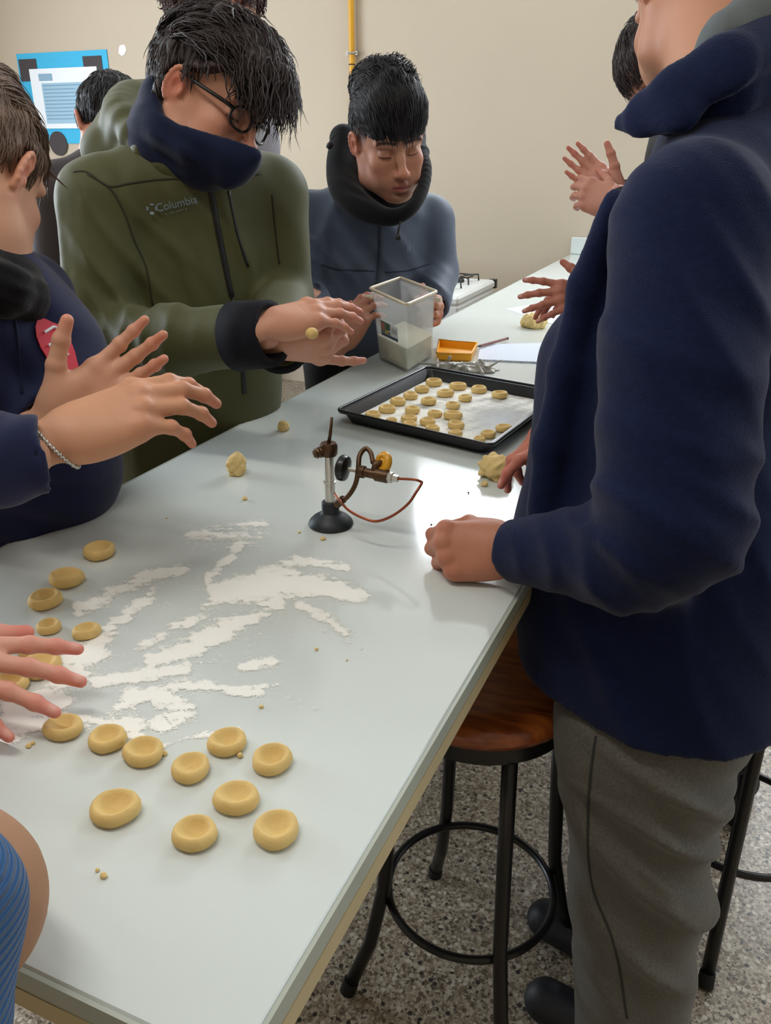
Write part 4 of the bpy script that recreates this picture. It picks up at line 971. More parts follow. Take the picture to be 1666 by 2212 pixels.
for a in range(4):
    an = a*math.pi/2; dd = RT*math.cos(an)+UP*math.sin(an); c = pd_+nd_*.003+dd*.006; e = nz(np.cross(nd_, dd))*.0035
    g.poly([c-e, c+e, c+e+dd*.005, c-e+dd*.005, c-e+nd_*.0006, c+e+nd_*.0006, c+e+dd*.005+nd_*.0006, c-e+dd*.005+nd_*.0006], [(0,1,2,3),(7,6,5,4),(0,1,5,4),(1,2,6,5),(2,3,7,6),(3,0,4,7)])
g.build('emblem', LM, j1)
def hood1(f):
    G = bezc([C(436,402,1.585), C(382,376,1.55), C(316,322,1.545), C(276,272,1.585), C(264,232,1.66), C(300,212,1.76), C(350,215,1.82)], 4)
    f.chain(G, list(np.interp(np.linspace(0,1,len(G)), [0,.16,.33,.5,.66,.83,1], [.012,.020,.026,.030,.032,.034,.036])), .006)
    f.chain([C(452,402,1.62), C(490,380,1.66), C(470,330,1.75)], [.016,.026,.04], .02)
    f.chain(bezc([C(225,322,1.67), C(244,285,1.71), C(278,240,1.76)], 4), list(np.linspace(.034,.042,9)), .006); f.chain([C(270,300,1.66), C(310,250,1.72)], [.045,.05], .05); f.chain([C(215,330,1.68), C(300,358,1.63), C(400,392,1.60)], [.030,.030,.016], .04)
    f.ripple(C(300,300,1.55), D(.6,-.8,0), .05, .004, .1)
sculpt(r1, 'hood', F_['olive'], [C(250,250,1.66), C(460,390,1.5), C(360,215,1.8), C(480,330,1.75)], .09, .006, hood1)
W1 = hp(p1_, R1_, s1)
def gait1(f):
    f.chain([N1 - A((0,0,.01)), W1(-.045,0,-.09), W1(-.04,0,-.04)], [.070,.076,.078], .03)
    f.chain([W1(-.03,0,-.085), W1(.035,0,-.085)], [.076,.064], .03)
    f.chain([W1(.035,0,-.07), W1(.085,0,-.062)], [.066,.046], .03); f.rc(W1(.10,0,-.055), W1(.105,-.01,-.105), .036, .012, .03); f.rc(W1(.03,-.06,-.06), W1(.095,-.03,-.065), .018, .026, .02)
    f.rc(W1(.10,0,-.075), W1(.138,-.01,-.045), .03, .008, .025)
    for y in (-1, 1): f.chain([W1(-.05,y*.050,-.075), W1(-.012,y*.056,-.082), W1(.04,y*.052,-.085)], [.034,.034,.030], .015)
    f.ripple(W1(.0,-.06,-.09), D(.5,.8,0), .035, .003, .08)
    f.chain([W1(-.03,-.05,-.075), W1(-.065,-.03,-.035), W1(-.07,.03,-.035), W1(-.03,.05,-.075)], [.040,.045,.045,.040], .01)
    def top(F, X, Y, Z):
        q = (X-p1_[0], Y-p1_[1], Z-p1_[2]); lx = sum(q[i]*R1_[i,0] for i in range(3))/s1; lz = sum(q[i]*R1_[i,2] for i in range(3))/s1
        return np.maximum(F, (lz - np.interp(lx, [-.12,-.075,-.045,-.015,.02,.14], [-.005,-.012,-.038,-.060,-.062,-.031]))*s1*.8)
    f.fn(top)
sculpt(r1, 'neck_gaiter', F_['gaiter'], [N1, W1(-.1,0,-.1), W1(.12,0,-.1)], .11, .005, gait1)
def cuffs(root, arms, m, idx, ln=.07, k=1.03):
    for i in idx:
        P_, rs = arms[i]; d = nz(A(P_[-1])-A(P_[-2])); e = A(P_[-1])
        MB().lathe(e-d*ln, [(rs[-1]*.9,0),(rs[-1]*k+.004,.004),(rs[-1]*k+.002,ln*.6),(rs[-1]*k,ln+.012),(rs[-1]*.84,ln+.012),(rs[-1]*.80,ln*.5)], 28, d).build('cuff', m, root, True)
cuffs(r1, arms1, F_['cuff'], [0, 1], .065, 1.12)
hd1 = head_mesh(p1_, R1_, s1, skin, N1, .055)
ha = hand_mesh(1, C(580,702,1.40), D(.84,.34,-.42), D(-.12,.70,.70), C(380,738,1.50), [((.7,.62,-.35),12),(4,10,10,6),(1,12,12,8),(-2,14,14,8),(-5,18,16,8)], .97, skin)
hb = hand_mesh(-1, C(592,738,1.45), D(.90,-.05,-.35), D(.0,-.90,.42), C(610,650,1.78), [((.9,.25,-.3),8),(8,6,6,4),(0,42,46,20),(-3,50,50,24),(-6,56,52,24)], 1.0, skin)
cv = core_mesh(N1, SL1, SR1, H1+A((0,0,.1)), [a[0] for a in arms1]); ct = np.tile(LIN(skin), (len(cv[0]),1))
V, Q, T = join([hd1, ha, hb, (*cv, ct)]); mesh_obj('body', V, Q, SK, r1, tint=T)
line1 = ([-.13,-.06,-.03,-.012,.012,.035,.06,.12], [-.075,-.05,-.03,.02,.026,.034,.052,.058])
cap = hair_cap(p1_, R1_, s1, line1, .020, [((.02,0,.10),(.095,0,.085),.05,.035),((.02,.03,.1),(.08,.035,.085),.05,.035),((.02,-.03,.1),(.085,-.04,.085),.05,.03)], .006, 3)
def fl1(p): return np.stack([np.full(len(p), .9), p[:,1]*3, np.clip(.35 - p[:,0]*6, -.9, .6)], 1)
def fs1(p): return np.stack([.3+0*p[:,0], 0*p[:,0], -1+0*p[:,0]], 1)
lk = [locks(cap, fl1, 3200, .08, .0017, 5, lift=.14, curl=.20, jit=.16, keep=lambda P: P[:,2] > .05), locks(cap, fs1, 1600, .035, .0015, 6, lift=.08, curl=.08, keep=lambda P: (P[:,2] < .09) & (P[:,0] < .05)),
      locks(cap, fl1, 900, .055, .0019, 7, lift=.05, curl=.3, grav=(.25,0,-.8), keep=lambda P: (P[:,0] > .085))]
hair_obj(r1, p1_, R1_, s1, cap, lk, HD_)
gl = MB()
for y in (-1, 1):
    pts = [W1(.103-.010*abs(math.cos(t))*(y*math.cos(t) > 0), y*.034+.0245*math.copysign(abs(math.cos(t))**.8, math.cos(t)), -.004+.0185*math.copysign(abs(math.sin(t))**.8, math.sin(t))) for t in np.linspace(0, 2*math.pi, 29)]
    gl.tube(pts, .0027, 6, cap=False)
gl.tube([W1(.103,-.0105,.002), W1(.107,0,.004), W1(.103,.0105,.002)], .002, 6)
for y in (-1, 1): gl.tube([W1(.095,y*.058,.004), W1(.085,y*.072,.006), W1(.03,y*.084,.010), W1(-.012,y*.0865,.016), W1(-.03,y*.085,.004)], [.0036,.0036,.0034,.003,.002], 6)
gob = gl.build('glasses', mat('black_spectacle_frame', (16,16,18), .3), r1, True)
GL = bpy.data.materials.new('spectacle_lens'); GL.use_nodes = True; nt = GL.node_tree
gs = nt.nodes.new('ShaderNodeBsdfGlossy'); gs.inputs['Roughness'].default_value = .03; tr = nt.nodes.new('ShaderNodeBsdfTransparent'); tr.inputs[0].default_value = (.93,.94,.96,1); mxs = nt.nodes.new('ShaderNodeMixShader'); mxs.inputs[0].default_value = .1
nt.links.new(tr.outputs[0], mxs.inputs[1]); nt.links.new(gs.outputs[0], mxs.inputs[2]); nt.links.new(mxs.outputs[0], nt.nodes['Material Output'].inputs[0])
for y in (-1, 1):
    V = [W1(.103, y*.034, -.004)]+[W1(.1025-.009*abs(math.cos(t))*(y*math.cos(t) > 0), y*.034+.0235*math.cos(t), -.004+.0178*math.sin(t)) for t in np.linspace(0, 2*math.pi, 25)[:-1]]
    MB().poly(V, [(0, 1+i, 1+(i+1)%24) for i in range(24)]).build('lens', GL, gob, True)
legs(r1, A((-1.15,1.49,.80)), f1, ((.02,.01),(-.04,.0)), F_['jeans'], shoe=F_['shoe'])
pb = C(674,720,1.375); V = cookie_verts(2, .03, .1, 1)[0]
f = Field(pb-.02, pb+.02, .0016); f.ell(pb, (.011,.010,.0095), 0); V, Q = f.mesh()
tag(mesh_obj('dough_ball', V, Q, M['dough'], loc=pb), 'small dough ball held between the palms of the olive jacket person', 'dough')

# ---------------------------------------------------------------- boy in the blue grey jacket
skin = (192, 138, 112)
r2 = person('person in a blue grey jacket and black neck warmer bending over the plastic tub', (-1.2, 2.52, 0))
f2 = nz((.55,-.83,0))
N2 = C(808,415,2.46); SR2 = C(664,478,2.50); SL2 = C(925,480,2.60); H2 = A((-1.20,2.54,.80))
s2 = 1.15; R2_ = frame(D(.27,-.66,.70), D(-.04,.75,.66)); p2_ = C(768,312,2.27) - s2*(R2_ @ A((-.012,-.08,-.006)))
arms2 = [([SR2, C(640,640,2.48), C(734,735,2.22)], [.088,.074,.052]), ([SL2, C(944,590,2.62), C(938,662,2.48)], [.084,.066,.048])]
def x2(f):
    f.rc(C(795,520,2.53), C(795,680,2.60), .15, .17, .05, n=f2, sq=.7)
    for c, wv, lam, amp, rad, ph in ((C(680,600,2.40), D(.8,.5,0), .07, .010, .12, 0), (C(930,590,2.42), D(.7,.7,0), .06, .009, .09, 1), (C(790,600,2.40), D(.9,.4,0), .13, .007, .15, 0), (C(710,510,2.40), D(.8,-.55,0), .10, .009, .12, 2), (C(650,580,2.38), D(.5,.8,0), .06, .009, .08, 2), (C(880,520,2.42), D(.75,.6,0), .10, .008, .10, 1)):
        f.ripple(c, wv, lam, amp*1.3, rad*1.1, ph, 2.0)
j2, V, Q = jacket(r2, 'jacket', F_['bluegrey'], N2, SL2, SR2, H2, f2, (.19,.68), .185, arms2, extra=x2, h=.008)
hit = hitter(V, Q)
strip(hit, [(822,470),(822,540),(818,600),(812,660)], .016, .003, 'zip', F_['seamb'], j2)
strip(hit, [(694,572),(730,582),(780,584),(810,586)], .005, .0015, 'seam', F_['seamb'], j2)
strip(hit, [(832,588),(880,584),(930,570)], .005, .0015, 'seam', F_['seamb'], j2)
strip(hit, [(604,408),(640,392),(668,380)], .005, .0015, 'seam', F_['seamb'], j2)
pe, ne = hit(880, 536); g = MB()
for dx, ln in ((-.006,.014),(0,.024),(.006,.016)): g.tube([pe+ne*.002+RT*dx-UP*ln/2, pe+ne*.002+RT*(dx-.002)+UP*ln/2], .0012, 5)
g.build('emblem', mat('blue_emblem_thread', (116,138,164), .6), j2)
W2 = hp(p2_, R2_, s2)
def gait2(f):
    G = bezc([C(742,300,2.42), C(736,350,2.39), C(742,400,2.35), C(768,438,2.30), C(808,460,2.25), C(850,469,2.22), C(888,450,2.23), C(912,412,2.27), C(921,365,2.33), C(912,330,2.40)], 4)
    f.chain(G, list(np.interp(np.linspace(0,1,len(G)), [0,.12,.25,.36,.5,.62,1], [.034,.040,.042,.036,.024,.018,.015])), .006)
    f.chain([C(742,300,2.44), C(800,300,2.54), C(880,300,2.52), C(912,330,2.42)], [.036,.06,.05,.02], .03)
    f.chain([C(762,410,2.42), C(815,428,2.40), C(880,415,2.42)], [.05,.058,.045], .05)
    f.chain([C(775,350,2.46), C(840,380,2.48)], [.075,.075], .03)
    for i in range(4): f.ripple(C(740+12*i,330+35*i,2.24), D(.6,.8,0), .035, .0018, .05, i)
sculpt(r2, 'neck_warmer', F_['blackknit'], [C(735,300,2.4), C(915,440,2.2), C(850,470,2.1), C(850,300,2.5)], .09, .006, gait2)
cp = C(868,478,2.20); MB().tube([cp, C(860,495,2.20), C(858,512,2.20)], .0018, 6).tube([C(864,478,2.2), C(863,495,2.2), C(860,512,2.20)], .0018, 6).lathe(C(860,513,2.20), [(0,.006),(.007,.006),(.008,0),(.006,-.006),(0,-.006)], 12, nz(D(1,.1,0))).build('drawcord', F_['zip'], r2)
MB().tube([C(728,288,2.30), C(716,300,2.29), C(716,312,2.29)], .0016, 6).lathe(C(712,315,2.29), [(0,.01),(.008,.008),(.009,0),(.006,-.008),(0,-.009)], 12, nz(D(.6,.8,0))).build('toggle', F_['zip'], r2)
fade = ([-.2,-.06,-.012,.02,.05,.1], [-.075,-.045,-.012,-.012,.02,.05], (58,46,44))
hd2 = head_mesh(p2_, R2_, s2, skin, N2, .056, fade=fade, beard=.5)
ha = hand_mesh(1, C(734,742,2.19), D(.50,.78,.05), D(-.45,.2,.87), C(660,690,2.4), CUP, 1.0, (178,122,98), h=.0025)
hb = hand_mesh(-1, C(924,678,2.455), D(.26,-.12,1), D(.93,.1,-.3), C(944,590,2.62), [((.78,.5,-.38),14),(6,34,52,30),(1,30,56,32),(-4,32,56,32),(-9,36,54,30)], 1.0, skin, h=.0022)
cv = core_mesh(N2, SL2, SR2, H2+A((0,0,.1)), [a[0] for a in arms2]); ct = np.tile(LIN(skin), (len(cv[0]),1))
V, Q, T = join([hd2, ha, hb, (*cv, ct)]); mesh_obj('body', V, Q, SK, r2, tint=T)
line2 = ([-.13,-.08,-.05,-.012,.02,.045,.065,.09,.13], [.00,.01,.03,.042,.040,.034,.030,.027,.027])
cap = hair_cap(p2_, R2_, s2, line2, .014, [((-.045,.022,.108),(.05,.03,.090),.056,.046),((-.045,-.022,.108),(.05,-.03,.090),.056,.046),((.03,.032,.085),(.062,.036,.052),.042,.024),((.03,-.032,.085),(.062,-.036,.052),.042,.024),((.06,0,.075),(.088,0,.052),.036,.016),((-.05,.02,.115),(.02,.0,.12),.035,.035)], .003, 4, ear=False)
def fl2_(p): return np.stack([.8+0*p[:,0], 0*p[:,0], np.clip(.3-p[:,0]*9,-1,.4)], 1)
lk = [locks(cap, fl2_, 3600, .04, .0014, 5, lift=.05, curl=.03, jit=.08, keep=lambda P: (P[:,2] > .05) & (P[:,0] > -.03)), locks(cap, flow_const(.3,.2,.5), 1300, .028, .0015, 6, lift=.35, curl=.6, keep=lambda P: (P[:,2] > .08) & (P[:,0] < .02)),
      locks(cap, flow_const(.25,0,-1), 1500, .02, .0013, 9, lift=.04, jit=.1, keep=lambda P: (P[:,2] < .09) & (P[:,0] < .05))]
hair_obj(r2, p2_, R2_, s2, cap, lk, HB)
legs(r2, A((-1.21,2.55,.82)), f2, ((.02,.01),(-.05,.0)), F_['blacktr'], shoe=F_['shoe'])
# ---------------------------------------------------------------- boy in the navy hoodie, left foreground
skin = (208, 158, 130)
r3 = person('person in a navy hooded top with a chain bracelet at left bench edge', (-1.13, .9, 0))
f3 = nz((.96,.28,0)); l3 = np.cross((0,0,1), f3)
N3 = C(-25,600,1.19); SR3 = N3 - l3*.165 - A((.03,0,.06)); SL3 = N3 + l3*.155 - A((.05,0,.06)); H3 = A((-1.14,.93,.72))
s3 = 1.03; R3_ = frame(D(.13,-.18,-.97), D(.06,.97,.1)); p3_ = C(48,372,1.155) - s3*(R3_ @ A((-.012,-.08,-.006)))
arms3 = [([SR3, C(-150,1010,.93), C(66,985,.975)], [.075,.066,.050]), ([SL3, C(40,900,1.27), C(98,916,1.17)], [.075,.060,.044])]
def x3(f):
    f.chain([C(40,800,1.28), C(60,1000,1.36)], [.14,.15], .05)
    for c, wv, lam, amp, rad in ((C(60,800,1.2), D(.8,.5,0), .07, .006, .14), (C(60,1060,1.2), D(.3,.9,0), .06, .006, .14), (C(0,1000,.95), D(.9,-.3,0), .04, .005, .08)): f.ripple(c, wv, lam, amp, rad, .4)
j3, V, Q = jacket(r3, 'hooded_top', F_['navyhood'], N3, SL3, SR3, H3, f3, (.165,.68), .17, arms3, extra=x3, h=.007)
hit = hitter(V, Q)
strip(hit, [(38,645),(52,668),(68,692)], .010, .002, 'zip', F_['zip'], j3)
strip(hit, [(14,628),(30,650),(40,664)], .012, .003, 'shirt_collar', M['paper'], j3)
strip(hit, [(20,640),(36,720),(48,850)], .004, .002, 'seam', F_['gaiter'], j3)
p, n = hit(118, 745)
if p is not None:
    ex = nz(np.cross((0,0,1), n)); ey = np.cross(n, ex)
    b_ = MB(); P = [p + n*.002 + ex*(.026*math.cos(t)) + ey*(.042*math.sin(t)-(.008 if math.sin(t) < -.5 else 0)) for t in np.linspace(0, 2*math.pi, 17)[:-1]]
    b_.poly(P + [q_ + n*.002 for q_ in P], [tuple(range(16))[::-1], tuple(range(16,32))] + [(i,(i+1)%16,16+(i+1)%16,16+i) for i in range(16)])
    bg = b_.build('chest_badge', mat('red_badge', (206, 40, 62), .6), j3)
    w_ = MB(); 
    for k in (-1, 0, 1): c = p + n*.0052 + ey*k*.019 + ex*.004*k; w_.tube([c-ex*.014, c+ex*.004+ey*.005, c+ex*.014], .0022, 5)
    w_.build('badge_stripes', M['paper'], bg)
W3 = hp(p3_, R3_, s3)
sculpt(r3, 'neck_warmer', F_['blackknit'], [C(0,560,1.2), C(75,620,1.2)], .17, .006, lambda f: (f.chain([C(-70,585,1.12), C(5,622,1.11), C(48,636,1.16), C(62,622,1.24), C(40,600,1.32)], [.036,.036,.032,.028,.036], .012), f.rc(N3-A((0,0,.04)), N3-A((0,0,.005)), .085, .072, .03), f.ripple(C(20,600,1.1), D(.3,.9,0), .022, .003, .08)))
hd3 = head_mesh(p3_, R3_, s3, skin, N3, .056, h=.0022)
ha = hand_mesh(1, C(132,944,1.005), D(.86,.40,-.28), D(-.15,.55,.82), C(-150,1010,.93), [((.80,.42,-.42),14),(2,14,24,16),(0,16,26,18),(-1,20,28,18),(-3,26,30,20)], 1.1, (204,150,118))
hb = hand_mesh(-1, C(112,916,1.12), D(.78,.60,-.18), D(-.10,.22,-.97), C(60,900,1.27), [((.64,.70,-.22),8),(8,4,8,6),(1,14,16,10),(-3,20,20,12),(-7,24,22,14)], 1.0, skin)
cv = core_mesh(N3, SL3, SR3, H3+A((0,0,.1)), [a[0] for a in arms3]); ct = np.tile(LIN(skin), (len(cv[0]),1))
V, Q, T = join([hd3, ha, hb, (*cv, ct)]); mesh_obj('body', V, Q, SK, r3, tint=T)
line3 = ([-.13,-.09,-.05,-.03,-.012,.008,.026,.05,.075,.12], [-.06,-.05,-.03,.0,.03,-.012,-.008,.04,.056,.06])
cap = hair_cap(p3_, R3_, s3, line3, .009, [((-.02,0,.092),(.07,0,.082),.06,.034),((.05,-.03,.082),(.09,-.03,.076),.03,.016),((.05,.03,.082),(.09,.03,.076),.03,.018)], .003, 5)
def fl3(p): return np.stack([.95+0*p[:,0], .1+0*p[:,1], .05-p[:,0]*2], 1)
lk = [locks(cap, fl3, 3200, .06, .0015, 5, lift=.12, curl=.05, jit=.10, keep=lambda P: P[:,2] > .07), locks(cap, flow_const(.25,0,-1), 2600, .024, .0013, 6, lift=.05, jit=.12, keep=lambda P: (P[:,2] < .09) & (P[:,0] < .06)),
      locks(cap, flow_const(1,-.3,.05), 500, .04, .0016, 8, lift=.1, jit=.1, keep=lambda P: P[:,0] > .085)]
hair_obj(r3, p3_, R3_, s3, cap, lk, HL)
br = MB(); e = C(118,958,1.0); ax = nz(D(.86,.40,-.12)); u_ = nz(np.cross(ax, D(0,1,.2))); v_ = np.cross(ax, u_)
for k in range(46):
    t = 2*math.pi*k/46; c = e + (u_*math.cos(t)*.029+v_*math.sin(t)*.037) + ax*(.012*math.sin(t)); tg = nz(-u_*math.sin(t)*.029+v_*math.cos(t)*.037 + ax*.6*.012*(-1)**k)
    br.tube([c-tg*.0034, c+tg*.0034], .0021, 6)
br.build('bracelet', M['alu'], r3, True)
legs(r3, A((-1.16,.93,.80)), f3, ((.02,.01),(-.04,.0)), F_['jeans'], shoe=F_['shoe'])

# ---------------------------------------------------------------- boy in the navy fleece, right foreground
skin = (192, 138, 110); skin6 = (186, 124, 98)
r6 = person('person in a navy fleece jacket and grey trousers standing at the right bench edge', (-.03, 1.2, 0))
f6 = nz((-.98,.18,0))
N6 = A((-.065,1.225,1.465)); SL6 = A((-.080,1.045,1.365)); SR6 = A((-.04,1.42,1.385)); H6 = A((-.025,1.11,.748))
s6 = 1.03; R6_ = frame(D(-.06,-.12,-.99), D(.05,.97,.2)); p6_ = C(1508,-14,1.16)
E6 = C(1440,1170,.95); E6b = C(1400,1215,.96)
arms6 = [([SL6, C(1470,800,.93), C(1452,1120,.93), C(1370,1195,.97), C(1116,1190,1.115)], [.092,.090,.086,.070,.044]), ([SR6, C(1500,1000,1.45), C(1295,935,1.32)], [.085,.07,.05])]
def x6(f):
    f.chain([C(1330,800,1.22), C(1300,1200,1.26), C(1310,1440,1.26)], [.115,.125,.125], .06)
    f.rc(C(1450,1300,1.19), C(1440,1520,1.22), .15, .165, .06); f.rc(C(1270,1350,1.20), C(1290,1520,1.22), .085, .09, .05)
    f.rc(C(1640,700,1.2), C(1660,1300,1.25), .14, .16, .06); f.rc(A((-.01,1.10,.70)), A((-.02,1.12,.92)), .205, .185, .05, n=f6, sq=.80)
    f.chain([C(1330,440,1.02), C(1262,620,1.08), C(1222,800,1.12), C(1188,960,1.15), C(1172,1100,1.17)], [.018,.020,.022,.022,.022], .02); f.chain([C(1345,520,1.10), C(1290,800,1.16), C(1260,1000,1.20)], [.045,.05,.05], .03)
    for c, wv, lam, amp, rad, ph in ((C(1400,1180,.93), D(.75,.66,0), .045, .0055, .09, 0), (C(1250,1180,1.0), D(.95,.1,0), .036, .004, .09, 1), (C(1500,1150,.9), D(.5,.85,0), .06, .006, .10, 2), (C(1480,950,.9), D(.25,.95,0), .09, .004, .13, 1),
                                     (C(1580,620,.9), D(.8,.55,0), .08, .006, .14, .5), (C(1400,560,.9), D(.85,.4,0), .09, .004, .13, 0), (C(1450,1450,1.1), D(.9,.3,0), .12, .005, .2, 0), (C(1620,1250,1.1), D(.75,.6,0), .07, .006, .12, 1)):
        f.ripple(c, wv, lam, amp*1.2, rad*1.1, ph, 2.0)
j6, V, Q = jacket(r6, 'fleece_jacket', F_['fleece'], N6, SL6, SR6, H6, f6, (.175,.70), .17, arms6, extra=x6, h=.0062, sh=.075, armk=.010, smooth=3)
hit = hitter(V, Q)
def collar6(f):
    n_ = D(-.45,.1,.88)
    f.chain([C(1342,266,1.02), C(1400,236,.985), C(1470,196,.955), C(1560,142,.935), C(1660,84,.96), C(1740,60,1.03)], [.008,.024,.034,.036,.036,.034], .008, n=n_, sq=.36)
    f.chain([C(1400,268,1.01), C(1470,246,.985), C(1560,205,.965), C(1660,160,.985), C(1740,140,1.05)], [.012,.026,.036,.040,.04], .012, n=n_, sq=.5)
    f.chain([C(1342,266,1.02), C(1390,262,.99), C(1470,250,.95)], [.007,.016,.022], .012, n=n_, sq=.5)
    f.chain([C(1740,60,1.03), C(1750,90,1.15), C(1700,130,1.24), C(1620,160,1.25)], [.035,.04,.04,.035], .03)
sculpt(r6, 'collar', F_['fleece'], [C(1340,268,1.02), C(1740,60,1.03), C(1700,130,1.25), C(1470,190,.95)], .09, .005, collar6)
sculpt(r6, 'hood_lining', F_['greyhood'], [C(1520,120,1.0), C(1740,30,1.1), C(1700,60,1.2)], .08, .005, lambda f: f.chain([C(1512,134,.985), C(1570,92,.975), C(1640,50,.985), C(1720,30,1.05), C(1740,50,1.15)], [.012,.030,.036,.036,.036], .02))
hd6 = head_mesh(p6_, R6_, s6, skin, N6, .060)
ha = hand_mesh(-1, C(1106,1186,1.128), D(-.90,-.02,-.12), D(-.12,.22,.96), C(1370,1195,.97), FIST, .98, skin6)
hb = hand_mesh(1, C(1284,926,1.31), D(-.95,-.20,.10), D(-.10,.80,.50), C(1500,1000,1.45), [((.78,.52,-.34),16,(.7,-.7,-.2)),(5,14,26,18),(0,30,40,22),(-3,44,44,24),(-6,50,44,24)], 1.0, (196,124,104))
cv = core_mesh(N6, SL6, SR6, H6+A((0,0,.15)), [a[0] for a in arms6]); ct = np.tile(LIN(skin), (len(cv[0]),1))
V, Q, T = join([hd6, ha, hb, (*cv, ct)]); mesh_obj('body', V, Q, SK, r6, tint=T)
cap = hair_cap(p6_, R6_, s6, ([-.13,-.06,-.012,.02,.05,.12], [-.03,.0,.03,.03,.05,.06]), .012, [], .004, 6)
hair_obj(r6, p6_, R6_, s6, cap, [locks(cap, flow_const(.3,0,-1), 1500, .03, .0016, 6, lift=.06, jit=.15)], HD_)
def t6(f):
    for c, wv, lam, amp, rad, ph in ((C(1480,1720,1.10), D(.40,.9,0), .085, .014, .11, 0), (C(1400,1930,1.15), D(.72,.69,0), .14, .017, .15, .6), (C(1510,1840,1.13), D(.55,.83,0), .075, .014, .09, 1), (C(1450,2100,1.20), D(.7,.7,0), .12, .016, .14, 2), (C(1270,1780,1.18), D(.95,.1,0), .10, .007, .13, 1)):
        f.ripple(c, wv, lam, amp, rad*1.1, ph, 2.2)
tr6 = legs(r6, A((-.030,1.105,.735)), f6, ((-.05,.0),(.02,.02)), F_['trgrey'], h=.007, hip=.128, kr=.098, ar=.090, shoe=F_['shoe'], spread=.08, detail=t6)
bt = BVHTree.FromPolygons([tuple(tr6.matrix_basis @ v.co + r6.location) for v in tr6.data.vertices], [tuple(p.vertices) for p in tr6.data.polygons])
def hit6(px, py):
    r = FW + RT*(px-833)/F_PX - UP*(py-1106)/F_PX; p, n, i, d = bt.ray_cast(Vector(CAM), Vector(r).normalized())
    return (A(p), A(n)) if p is not None else (None, None)
strip(hit6, [(1288,1590),(1276,1680),(1270,1800),(1282,1920),(1330,2050),(1355,2200)], .004, .0012, 'seam', mat('trouser_seam', (50,50,48), .9), tr6)

# ---------------------------------------------------------------- the others
def simple_person(label, base, N, SL, SR, H, fd, top, topname, trous, head, skin, arms=(), hair=None, hands=(), hs=1.0, chest=(.175,.68), extra=None):
    r = person(label, base); jacket(r, topname, top, N, SL, SR, H, fd, chest, .168, arms, h=.010, extra=extra)
    pos, R = head; hm = head_mesh(pos, R, hs, skin, N, .056, h=.0032)
    cv = core_mesh(N, SL, SR, A(H)+A((0,0,.1)), [a[0] for a in arms]); ct = np.tile(LIN(skin), (len(cv[0]),1))
    V, Q, T = join([hm, (*cv, ct)] + list(hands)); mesh_obj('body', V, Q, SK, r, tint=T)
    if hair:
        cap = hair_cap(pos, R, hs, hair[0], hair[1], hair[4] if len(hair) > 4 else [], .004, 7, h=.005); hair_obj(r, pos, R, hs, cap, hair[3](cap), hair[2])
    legs(r, A((base[0], base[1], .80)), fd, ((.02,.01),(-.04,0)), trous, shoe=F_['shoe'], h=.016); return r
SHORT = ([-.13,-.09,-.05,-.03,-.012,.012,.03,.06,.12], [-.075,-.06,-.04,-.01,.03,.0,.02,.052,.06])
# back of a dark haired boy by the side bench
R4 = frame(D(-.52,-.22,-.82), D(-.1,.95,-.2)); p4 = C(172,262,2.32) - 1.1*(R4 @ A((-.012,.08,-.006)))
N4 = C(240,352,2.38); d4 = nz((-.9,.35,0)); l4 = np.cross((0,0,1), d4)
SL4, SR4 = N4 + l4*.17 - A((0,0,.07)), N4 - l4*.17 - A((0,0,.07))
simple_person('person with short black hair in dark brown jacket by the side bench', (-1.78, 2.13, 0), N4, SL4, SR4, A((-1.78,2.13,.78)), d4, F_['brownj'], 'jacket', F_['jeans'], (p4, R4), (206,148,122),
    [([SL4, C(122,560,2.42), C(30,660,2.42)], [.078,.066,.046]), ([SR4, SR4+A((-.1,.1,-.28)), SR4+A((-.35,.12,-.33))], [.075,.06,.045])],
    (SHORT, .012, HB, lambda V: [locks(V, flow_const(.35,0,-1), 2200, .03, .0018, 5, lift=.06, jit=.15)]),
    [hand_mesh(-1, C(18,668,2.42), D(-.9,-.2,0), D(0,.9,.3), C(122,560,2.42), FLAT, 1.0, (206,148,122), h=.003), hand_mesh(1, SR4+A((-.37,.12,-.335)), nz((-1,0,-.1)), (0,0,1), SR4+A((-.1,.1,-.28)), FLAT, 1.0, (206,148,122), h=.003)], hs=1.1)
# curly haired person in light grey behind the olive jacket
R5 = frame(D(.5,-.15,-.8), D(0,.97,.2)); p5 = C(462,20,1.92)
N5 = C(470,235,2.02); d5 = nz((.55,.8,0)); l5 = np.cross((0,0,1), d5); SL5, SR5 = N5 + l5*.16 - A((0,0,.07)), N5 - l5*.16 - A((0,0,.07))
CURL = ([-.13,-.06,-.012,.02,.05,.12], [-.07,-.05,-.0,.01,.05,.055])
simple_person('person with brown curls in light grey sweatshirt behind the olive jacket', (-1.40, 1.90, 0), N5, SL5, SR5, A((-1.40,1.90,.8)), d5, F_['greysw'], 'sweatshirt', F_['jeans'], (p5, R5), (206,150,124),
    [([SL5, SL5+A((-.12,.02,-.28)), SL5+A((-.02,.2,-.38))], [.074,.06,.045]), ([SR5, SR5+A((.03,.02,-.29)), SR5+A((-.02,.22,-.38))], [.074,.06,.045])],
    (CURL, .030, HR, lambda V: [locks(V, flow_const(.2,.1,-.5), 1800, .035, .0024, 5, lift=.4, curl=.9, jit=.4)]),
    [hand_mesh(-1, SL5+A((-.02,.22,-.39)), nz((.1,1,-.1)), (0,0,1), SL5+A((-.12,.02,-.28)), FLAT, 1.0, (206,150,124), h=.003), hand_mesh(1, SR5+A((-.02,.24,-.39)), nz((-.1,1,-.1)), (0,0,1), SR5+A((.03,.02,-.29)), FLAT, 1.0, (206,150,124), h=.003)], hs=1.02)
